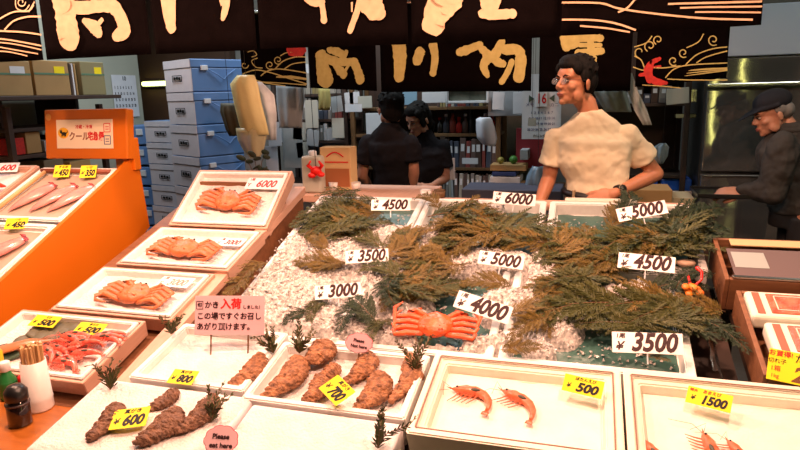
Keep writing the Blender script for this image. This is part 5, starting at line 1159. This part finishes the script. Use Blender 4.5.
# sloping wooden rail and carcass of the row
def prism(name, poly, x0, x1, M, parent=None, ax='X'):
    bm = BM(); a = [bm.verts.new((x0, y, z)) for y, z in poly]; b_ = [bm.verts.new((x1, y, z)) for y, z in poly]; bm.faces.new(a); bm.faces.new(b_)
    for i in range(len(poly)): bm.faces.new((a[i], a[(i+1) % len(poly)], b_[(i+1) % len(poly)], b_[i]))
    return mesh(name, bm, M, parent)
t = thing('sloping_rack', 'pale wooden sloping rack carrying the four crab boxes', 'rack', (0, 0, 0))
prism('side_board', [(1.40, .30), (1.40, .600), (1.74, .695), (1.74, .705), (2.045, .800), (2.045, .80), (2.38, .895), (2.80, 1.02), (2.80, .55)], -1.385, -1.362, wood, t)
prism('rail', [(1.42, .612), (1.42, .640), (2.80, 1.075), (2.80, 1.040)], -1.400, -1.345, pinkwood, t)
prism('side_board', [(1.40, .30), (1.40, .56), (2.80, .98), (2.80, .55)], -2.06, -2.04, wood, t)
prism('shelf_board', [(1.40, .555), (1.40, .575), (2.80, .995), (2.80, .975)], -2.04, -1.385, wood, t)
for x in (-2.03, -1.375):
    for y, z in ((1.44, .32), (2.76, .57)): bm = BM(); box(bm, (x, y, z/2), (.04, .04, z)); mesh('leg', bm, wood, t)
bm = BM(); box(bm, (-1.72, 1.395, .45), (.66, .02, .22)); mesh('front_board', bm, wood, t)
bm = BM(); box(bm, (-1.60, 2.62, 1.02), (.46, .02, .20)); mesh('prop_board', bm, wood, t)
# ------------------------------------------------------------ orange fish counter far left
t = thing('orange_counter', 'big glossy orange sided counter at the far left with its delivery header', 'counter', (0, 0, 0))
PX = -2.180
prism('side_panel', [(1.265, .15), (1.265, .629), (1.777, .841), (2.070, .985), (2.450, 1.169), (2.596, 1.250), (2.625, 1.235), (2.655, .870), (2.29, .655), (1.95, .42), (1.70, .15)], PX-.02, PX, orange, t)
for x in (-3.44, -2.24):
    for y, z in ((1.32, .60), (2.56, 1.12)): bm = BM(); box(bm, (x, y, z/2), (.05, .05, z)); mesh('leg', bm, darkw, t)
prism('side_panel', [(1.265, 0.000), (1.265, 0.554), (2.596, 1.163), (2.668, 1.163), (2.622, 0.000)], -3.50, -3.48, orange, t)
prism('deck', [(1.265, 0.508), (1.265, 0.531), (2.599, 1.140), (2.599, 1.117)], -3.48, PX-.02, darkw, t)
bm = BM(); w = .503; box(bm, (0, .0, .0), (w, .055, .247), .006); hb = mesh('header_box', bm, orange, t); hb.location = (-2.413, 2.570, 1.357); hb.rotation_euler = (rad(-7), 0, 0)
bm = BM(); box(bm, (0, 0, 0), (.115, .046, .16), .004); o = mesh('header_bracket', bm, orange, t); o.location = (-2.22, 2.60, 1.256)
bm = BM(); box(bm, (.0, -.0265, .0), (.30, .003, .125), .001); o = mesh('header_sign', bm, mcards('cream_sign', (.85, .72, .52)), hb)
o['label'] = 'cream delivery service sign'; hs = o; hs.scale = (1.15, 1.15, 1.15)
text('sign_text', 'クール', .040, mcards('sign_brown', (.25, .08, .04)), hs, (-.028, -.0285, -.012), (PI/2, 0, 0), bold=.02, sx=.9); text('sign_text', '宅急便', .040, redink, hs, (.062, -.0285, -.012), (PI/2, 0, 0), bold=.03, sx=.72); text('sign_text', '冷蔵・冷凍', .018, redink, hs, (.0, -.0285, .030), (PI/2, 0, 0), bold=.01)
bm = BM(); ell(bm, (-.112, -.028, .005), (.030, .0012, .024), None, 24, 10); mesh('emblem', bm, mat('emblem_yellow', (.85, .45, .02), .5), hs)
def cat_(bm):
    ell(bm, (-.108, -.0295, .002), (.014, .001, .007)); ell(bm, (-.123, -.0295, .009), (.007, .001, .0065)); 
    for x, s in ((-.127, -1), (-.120, 1)): tube(bm, [(x, -.0295, .013), (x+s*.001, -.0295, .020)], [.0028, .0006], 6)
    for x in (-.118, -.112, -.103, -.098): tube(bm, [(x, -.0295, .0), (x-.002, -.0295, -.010)], .0018, 6)
    tube(bm, [(-.095, -.0295, .004), (-.088, -.0295, .010), (-.090, -.0295, .016)], .0018, 6)
bm = BM(); cat_(bm); mesh('emblem', bm, black, hs)
for k, (z, M) in enumerate(((.026, redink), (-.026, inkblue))):
    bm = BM(); [box(bm, (.122+dx, -.0285, z+dz), s_) for dx, dz, s_ in ((0, .018, (.032, .001, .003)), (0, -.018, (.032, .001, .003)), (-.016, 0, (.003, .001, .036)), (.016, 0, (.003, .001, .036)), (0, .004, (.018, .001, .003)), (0, -.006, (.018, .001, .003)))]; mesh('service_mark', bm, M, hs)
bm = BM(); ell(bm, (-.224, -.029, .086), (.018, .002, .018), None, 20, 8); mesh('corner_sticker', bm, mcards('pale_orange', (.85, .42, .10)), hb)
ASQ = math.atan(.47)
sqz = lambda Y: 1.236+.47*(Y-2.596)
def sqbox(label, x0, x1, y0, y1, M=foam, lin=None, lift=.0):
    L = (y1-y0)/math.cos(ASQ); r = thing('fish_box', label, 'box', ((x0+x1)/2, y0, sqz(y0)+lift), (ASQ, 0, 0), 'sloping boxes in the orange counter'); w = x1-x0
    mesh('body', tray_bm(w, L, .06, .030, .028, .006), M, r)
    bm = BM(); tt = .032; w2, l2 = w-2*tt, L-2*tt; nx, ny = 16, 12; g = []
    for i in range(nx+1): g.append([bm.verts.new((-w2/2+w2*i/nx, tt+l2*j/ny, -.024+.003*noise.noise(Vector((i*.6, j*.6, x0+y0))))) for j in range(ny+1)])
    for i in range(nx):
        for j in range(ny): bm.faces.new((g[i][j], g[i+1][j], g[i+1][j+1], g[i][j+1]))
    mesh('lining', bm, lin or mat('grey_beige_lining', (.44, .34, .26), .5), r, True); return r
S1 = sqbox('white box with three pink squids in the orange counter', -2.68, PX-.022, 2.116, 2.513)
S2 = sqbox('white box with one squid at the front of the orange counter', -2.68, PX-.022, 1.690, 2.099)
S3 = sqbox('wood rimmed box with red crab sticks and a 600 yen card at the far left', -3.29, -2.715, 2.185, 2.53, pinkwood, salt)
S4 = sqbox('wood rimmed empty looking box left of the single squid', -3.29, -2.715, 1.725, 2.162, pinkwood, salt)
def squid(label, r, x, y, rot, L=.24):
    x, y = x*1.15, y*1.15
    p, R = in_box(r, x, y, -.020, rz(rad(rot))); t = thing('squid', label, 'squid', p, R, 'pink squids in the orange counter')
    bm = BM(); tube(bm, [(-L*.5, 0, .004), (-L*.40, 0, .008), (-L*.15, 0, .013), (.10*L, 0, .015), (.32*L, 0, .013)], [.005, .017, .034, .043, .036], 18, .42, round_=True); mesh('mantle', bm, squidm, t, True)
    bm = BM(); ell(bm, (.36*L, 0, .012), (.022, .022, .011)); mesh('head', bm, squidm, t, True)
    bm = BM()
    for k in range(6): a = (k-2.5)*.32; tube(bm, [(.38*L, .006*(k-2.5), .012), (.46*L, .010*(k-2.5), .016), (.42*L, .016*(k-2.5), .020)], [.005, .005, .0025], 7, round_=True)
    mesh('tentacles', bm, squidd, t, True)
    for s in (-1, 1): bm = BM(); ell(bm, (.33*L, s*.020, .018), (.007, .005, .004)); mesh('eye', bm, squidd, t, True)
squid('pink squid, leftmost of the three under the yellow card', S1, -.075, .165, 64)
squid('pink squid, middle one of the three', S1, .035, .165, 62)
squid('pink squid, rightmost of the three beside the orange side panel', S1, .125, .165, 60)
squid('pink squid lying alone in the front box of the orange counter', S2, .07, .215, 58, .28)
p, R = in_box(S1, -.063, .385, .010, rz(0)); yellow_card('450', p, .076, .069, rad(52), rad(22), 0, 'yellow 450 yen card above the leftmost squid', 'するめ')
p, R = in_box(S1, .098, .385, .010, rz(0)); yellow_card('350', p, .076, .069, rad(52), rad(22), 0, 'yellow 350 yen card above the rightmost squid', 'いか')
p, R = in_box(S2, .035, .431, .008, rz(0)); yellow_card('450', p, .092, .058, rad(45), rad(22), 0, 'yellow card above the lone front squid', 'いか')
bm = BM(); tube(bm, [(-.22, .408, -.004), (.207, .408, -.004)], .0115, 8); p, R = in_box(S1, 0, 0, 0, rz(0)); o = mesh('bamboo_stick', bm, mat('red_brown_stick', (.35, .09, .04), .5, (.18, .04, .02), 30), None, True); o.location = p; o.rotation_euler = R.to_euler(); tag(o, 'reddish brown stick across the back of the squid box', 'stick')
bm = BM(); tube(bm, [(-.20, .046, -.006), (-.19, .397, -.004)], .010, 8); o = mesh('bamboo_stick', bm, mat('straw_stick', (.60, .36, .15), .6), None, True); o.location = p; o.rotation_euler = R.to_euler(); tag(o, 'straw coloured stick along the left side of the squid box', 'stick')
for k in range(15):
    p, R = in_box(S3, rnd.uniform(-.14, .23), rnd.uniform(.07, .26), -.012+.006*(k//5), rz(rad(rnd.uniform(0, 70)))); bm = BM()
    tube(bm, [(-.055, 0, .009), (-.012, .005, .014), (.035, -.002, .012), (.06, -.014, .007)], [.008, .013, .012, .005], 8, round_=True); o = mesh('crab_stick', bm, mat('red_stick', (.72, .07, .02), .4, (.5, .03, .01), 40), None, True); o.location = p; o.rotation_euler = R.to_euler(); tag(o, 'red crab leg piece in the far left box', 'crab leg', 'crab leg pieces in the far left box')
p, R = in_box(S3, .115, .333, .012, rz(0)); t = card('price_card', 'white price card with red 600 above the crab leg pieces', p, .13, .06, rad(46), rad(20), 0); text('price_text', '600', .05, redink, t, (.01, -.004, .0012), shear=.25, bold=.03); text('yen_text', 'Y', .025, redink, t, (-.05, -.006, .0012), bold=.02)
# ------------------------------------------------------------ condiments on the little orange counter
CZ = .600
t = thing('corner_counter', 'orange wooden corner counter holding chopsticks and bottles', 'counter', (-1.70, .97, 0))
bm = BM(); box(bm, (-.02, .0, CZ-.012), (.58, .82, .024), .003); mesh('counter_top', bm, counterw, t)
bm = BM(); box(bm, (-.02, .0, CZ-.045), (.57, .81, .04)); mesh('apron', bm, darkw, t)
for sx in (-.24, .2):
    for sy in (-.38, .38): bm = BM(); box(bm, (sx, sy, (CZ-.07)/2), (.04, .04, CZ-.07)); mesh('leg', bm, darkw, t)
q = hz(40, 408, CZ)
t = thing('chopstick_holder', 'white cylinder holder filled with wooden chopsticks', 'holder', q); t.scale = (1.05, 1.05, 1.40)
bm = BM(); lathe(bm, [(.036, 0), (.039, .004), (.038, .022), (.0395, .026), (.038, .030), (.034, .112), (.031, .112), (.033, .01)], 32); mesh('cup', bm, cupm, t, True)
for k in range(17):
    a = 2*PI*k/11; rr = .024 if k < 11 else .010; bm = BM(); box(bm, (0, 0, .072), (.0085, .0065, .138), .0008, seg=1); o = mesh('chopstick', bm, chopm, t); o.location = (rr*math.cos(a), rr*math.sin(a), .006); o.rotation_euler = (rad(rnd.uniform(-2, 2)), rad(rnd.uniform(-2, 2)), a)
def bottle(label, x, y, z, prof, M, cap, capM, extra=None, s=1.3):
    q = hz(x, y, z); t = thing('sauce_bottle', label, 'bottle', q); bm = BM(); lathe(bm, [(r*s, h*s) for r, h in prof], 28); mesh('body', bm, M, t, True); bm = BM(); lathe(bm, [(r*s, h*s) for r, h in cap], 24); mesh('cap', bm, capM, t, True)
    if extra: bm = BM(); lathe(bm, [(r*s, h*s) for r, h in extra[0]], 28); mesh('label_band', bm, extra[1], t, True)
    return t
bottle('small black soy sauce bottle in front of the chopstick holder', 21, 424, CZ, [(.022, 0), (.025, .004), (.024, .055), (.017, .063), (.012, .066)], mat('soy_glass', (.012, .006, .006), .08, coat=.8), [(.019, .058), (.024, .062), (.024, .082), (.015, .094), (.006, .096)], black, ([(.0252, .050), (.0256, .052), (.0252, .055)], mat('dull_band', (.05, .03, .03), .4)))
bottle('slim bottle with white cap and green label behind the soy sauce', 10, 398, CZ, [(.018, 0), (.020, .004), (.020, .050), (.011, .068), (.010, .074)], greenplas, [(.0115, .072), (.0125, .074), (.0125, .094), (.010, .096)], cupm, ([(.0203, .030), (.0206, .031), (.0206, .046), (.0203, .047)], greenplas))
bottle('mustard yellow squeeze bottle at the left edge', -6, 384, CZ, [(.028, 0), (.030, .004), (.030, .085), (.014, .105)], yelplas, [(.015, .102), (.016, .108), (.006, .130)], yelplas)
bottle('little red capped bottle between the soy sauce and the chopsticks', 26, 398, CZ, [(.012, 0), (.014, .003), (.014, .040), (.009, .046)], mat('red_glass', (.35, .02, .02), .2), [(.010, .044), (.011, .046), (.011, .058), (.008, .06)], redink)
# ------------------------------------------------------------ crates and packed roe on the right
rcz = lambda Y: .76+.30*(Y-1.72)
def crate(label, x0, x1, y0, y1, h=.11, drop=.0):
    L = (y1-y0)/math.cos(A16); r = thing('wooden_crate', label, 'crate', ((x0+x1)/2, y0, rcz(y0)-drop), (A16, 0, 0)); w = x1-x0
    for s in (-1, 1):
        bm = BM(); box(bm, (s*(w/2-.007), L/2, -h/2), (.014, L, h), .002); mesh('side_board', bm, wood, r)
        bm = BM(); box(bm, (0, L/2+s*(L/2-.007), -h/2), (w-.03, .014, h), .002); mesh('end_board', bm, wood, r)
    bm = BM(); box(bm, (0, L/2, -h+.006), (w-.03, L-.03, .012)); mesh('bottom_board', bm, wood, r); return r
c1 = crate('orange brown wooden crate holding packed roe at the right edge', .468, 1.08, 1.735, 2.115, .10)
c2 = crate('wooden case with a clear lid behind the roe crate', .440, 1.12, 2.14, 2.40, .12, -.02)
L2 = .26/math.cos(A16)
bm = BM(); box(bm, (0, L2*.36, .004), (.62, L2*.66, .005), .001); mesh('clear_lid', bm, mat('grey_acrylic', (.20, .15, .15), .10, spec=.8, coat=.5, alpha=.85), c2)['label'] = 'smoky clear lid'
bm = BM(); box(bm, (0, L2*.02, .007), (.64, .012, .008), .002); mesh('lid_edge', bm, steel, c2)
bm = BM(); box(bm, (-.12, L2*.86, .004), (.34, L2*.16, .006), .002); mesh('lid_strip', bm, mat('tan_strip', (.62, .40, .20), .6), c2)
bm = BM(); box(bm, (-.25, L2*.42, .0072), (.10, L2*.36, .001)); mesh('paper_slip', bm, mat('grey_slip', (.34, .36, .34), .5), c2)
for k, (x0, x1, y0, y1, lb, tone) in enumerate(((.485, .80, 1.965, 2.095, 'cream tub of glossy red roe at the back of the crate', 0), (.510, .83, 1.80, 1.945, 'cream tub of pink cod roe in the crate above the yellow card', 1))):
    w, L = x1-x0, (y1-y0)/math.cos(A16); r = thing('roe_tub', lb, 'tub', ((x0+x1)/2, y0, rcz(y0)+.012), (A16, 0, 0), 'cream roe tubs')
    bm = BM(); box(bm, (0, L/2, -.022), (w, L, .050), .012, seg=3); mesh('tub', bm, foamc, r)
    bm = BM(); box(bm, (.02, L/2, .0035), (w-.07, L-.035, .006), .003); mesh('roe', bm, mat('roe_%d' % k, ((.58, .04, .02), (.66, .18, .12))[k], .25, ((.72, .22, .12), (.58, .10, .07))[k], 30 if k == 0 else 14, .3, 80, coat=.6), r)
    bm = BM(); wv, lv = w-.11, L-.065
    for s in (-1, 1): box(bm, (.02+s*wv/2, L/2, .0075), (.003, lv, .002)); box(bm, (.02, L/2+s*lv/2, .0075), (wv, .003, .002))
    mesh('print_border', bm, mcards('pale_border', (.85, .62, .52)), r)
    bm = BM(); box(bm, (-w/2+.028, L/2, .0042), (.020, L*.8, .002)); mesh('side_label', bm, mat('brown_label', (.35, .12, .07), .5), r)
    if k == 1: text('label_text', '味付たらこ', .030, mcards('roe_text', (.7, .12, .08)), r, (.03, L/2, .0085), bold=.01)
p = hp(789, 368, RC, .03)
t = card('price_card', 'large yellow price card with a brown 2 at the right edge below the roe tubs', p+Vector((.015, 0, .0)), .125, .082, rad(60), rad(-14), rad(-2), yellow, 'yellow price cards')
text('price_text', '280', .055, mcards('brown_ink', (.16, .06, .02)), t, (.035, -.018, .0012), bold=.03, shear=.2); text('name_text', 'たらこ', .024, bink, t, (.032, .024, .0012), bold=.01); text('origin_text', 'お買得!', .017, redink, t, (-.036, .030, .0012), bold=.01); text('count_text', '切れ子', .014, bink, t, (-.042, .010, .0012)); text('count_text', '1箱', .016, redink, t, (-.044, -.010, .0012)); text('count_text', '1kg', .014, redink, t, (-.044, -.029, .0012))
t = tab('display_table', 'dark sloping table under the wooden crates at the right', .475, 1.12, 1.74, 2.42, rcz(1.74)-.115, rcz(2.42)-.125, darkw)
# plastic film along the right side of the ice table
bm = BM(); nx, ny = 12, 40; g = []
for i in range(nx+1):
    u = i/nx; g.append([bm.verts.new((.405+.05*u+.008*noise.noise(Vector((i*.8, j*.4, 0))), 1.78+.94*j/ny, icz(1.78+.94*j/ny)+.01-.11*u**2+.012*noise.noise(Vector((i*.5, j*.6, 4))))) for j in range(ny+1)])
for i in range(nx):
    for j in range(ny): bm.faces.new((g[i][j], g[i+1][j], g[i+1][j+1], g[i][j+1]))
bmesh.ops.translate(bm, vec=(-.05, 0, 0), verts=bm.verts)
o = mesh('plastic_film', bm, mat('dark_film', (.05, .05, .05), .1, bump=.7, bscale=25, spec=.9), None, True); tag(o, 'dark shiny plastic film running down the right side of the ice boxes', 'plastic film')
# red and orange decoration on the right edge, bread-like shell
p = hp(694, 288, ICE, .03)
t = thing('flower_ornament', 'small red and orange crab shaped ornament at the right edge of the greens', 'ornament', p, (rad(30), 0, 0))
bm = BM(); [ell(bm, (rnd.uniform(-.03, .02), rnd.uniform(-.03, .01), rnd.uniform(0, .02)), (.013, .013, .008)) for _ in range(9)]; mesh('body', bm, mat('amber', (.80, .28, .02), .4, (.65, .10, .01), 50), t, True)
bm = BM(); tube(bm, [(0, .0, .01), (.022, .02, .02), (.024, .045, .03), (.012, .062, .03)], [.004, .004, .005, .007], 8, round_=True); tube(bm, [(-.012, 0, .01), (-.016, .03, .02)], [.006, .004], 8, round_=True); mesh('claw', bm, mat('glossy_red', (.75, .015, .01), .3), t, True)
p = hp(686, 263, ICE, .02); bm = BM(); ell(bm, (0, 0, 0), (.032, .022, .014), None, 20, 12); o = mesh('shell', bm, mat('pale_shell', (.62, .40, .28), .5), None, True, p); tag(o, 'pale smooth shell half buried in the right hand greens', 'shell')
for k, (x, y, lb) in enumerate(((468, 222, 'pale scallop shell in the greens below the 6000 yen card'), (478, 229, 'small pinkish shell beside the pale scallop'))):
    p = hp(x, y, ICE, .03); bm = BM(); ell(bm, (0, 0, 0), (.018-.006*k, .012, .010), None, 16, 10); o = mesh('shell', bm, mat('pale_shell', (.62, .40, .28), .5), None, True, p); tag(o, lb, 'shell')
bx('foam_tray', 'flat cream tray on the back rim of the right ice box before the man', 'tray', Vector((.06, 2.83, 1.021)), (.30, .06, .020), foamc)
# ------------------------------------------------------------ lights
def pendant(label, x, y, z, watt, col=(1, .70, .44), size=.16, aim=(0, 0, -1)):
    t = thing('pendant_lamp', label, 'lamp', (x, y, z), group='pendant lamps over the stall')
    bm = BM(); lathe(bm, [(.03, .12), (.05, .11), (.12, .03), (.125, .028), (.055, .10), (.035, .11)], 28); mesh('lamp_shade', bm, mat('white_enamel', (.7, .7, .68), .4), t, True)
    bm = BM(); tube(bm, [(0, 0, .11), (0, 0, 3.0-z)], .004, 6); mesh('cord', bm, black, t)
    bm = BM(); ell(bm, (0, 0, .045), (.03, .03, .04), None, 20, 14); mesh('bulb', bm, lampm, t, True)
    l = bpy.data.lights.new('lamp_light', 'SPOT'); l.energy = watt; l.color = col; l.shadow_soft_size = .05; l.spot_size = rad(165); l.spot_blend = .3
    o = bpy.data.objects.new('lamp_light', l); C.objects.link(o); o.location = (x, y, z-.01); o.rotation_euler = Vector(aim).to_track_quat('-Z', 'Y').to_euler()
WARM = (1, .55, .38)
pendant('white shaded pendant lamp over the squid counter', -2.5, 1.75, 2.30, 92, WARM)
pendant('white shaded pendant lamp over the crab boxes', -1.55, 1.45, 2.20, 100, WARM)
pendant('white shaded pendant lamp over the oysters', -.55, 1.0, 2.25, 66, WARM)
pendant('white shaded pendant lamp over the shrimp boxes', .35, 1.15, 2.20, 92, WARM)
pendant('white shaded pendant lamp over the front of the ice table', -.35, 1.80, 2.40, 82, WARM)
pendant('white shaded pendant lamp between the two curtains before the man', .05, 2.50, 2.40, 64, WARM)
def area(name, loc, size, watt, col, sy=None, rot=(0, 0, 0)):
    l = bpy.data.lights.new(name, 'AREA'); l.energy = watt; l.color = col; l.size = size
    if sy: l.shape = 'RECTANGLE'; l.size_y = sy
    o = bpy.data.objects.new(name, l); C.objects.link(o); o.location = loc; o.rotation_euler = rot; return o
area('back_tube_light', (-1.4, 4.1, 2.9), 1.2, 30, (.85, .95, 1), .3)
area('left_tube_light', (-3.0, 3.4, 2.9), 1.0, 26, (.85, .92, 1), .3)
area('aisle_tube_light', (1.6, 3.0, 2.9), .8, 13, (1, 1, .85), .2)
streakm = mat('streak_glow', (1, .98, .30), emit=7)  # glowing strips added out of view to put yellow streaks on the freezer doors
for x, y, z0, z1, lb in ((1.41, .50, .50, 2.6, 'added upright glowing strip out of view that makes a freezer streak, the shorter one'), (1.70, .50, .10, 2.6, 'added upright glowing strip out of view that makes a freezer streak, reaching lower')):
    t = thing('streak_strip', lb, 'lamp', (x, y, 0))
    bm = BM(); tube(bm, [(0, 0, z0), (0, 0, z1)], .012, 10); mesh('tube', bm, streakm, t, True)
    bm = BM(); tube(bm, [(0, -.02, z0-.02), (0, -.02, 3.0)], .007, 8); box(bm, (0, -.01, z0), (.03, .04, .03)); box(bm, (0, -.01, z1), (.03, .04, .03)); mesh('housing', bm, steel, t)
W = bpy.data.worlds.new('world'); SC.world = W; W.use_nodes = True; W.node_tree.nodes['Background'].inputs[0].default_value = (.6, .65, .8, 1); W.node_tree.nodes['Background'].inputs[1].default_value = .05
SC.view_settings.view_transform = 'Standard'; SC.view_settings.look = 'None'; SC.view_settings.gamma = 1; SC.view_settings.exposure = .12; SC.view_settings.use_curve_mapping = False
SC.cycles.use_denoising = True; SC.cycles.max_bounces = 6; SC.cycles.transparent_max_bounces = 12
bpy.context.view_layer.update()
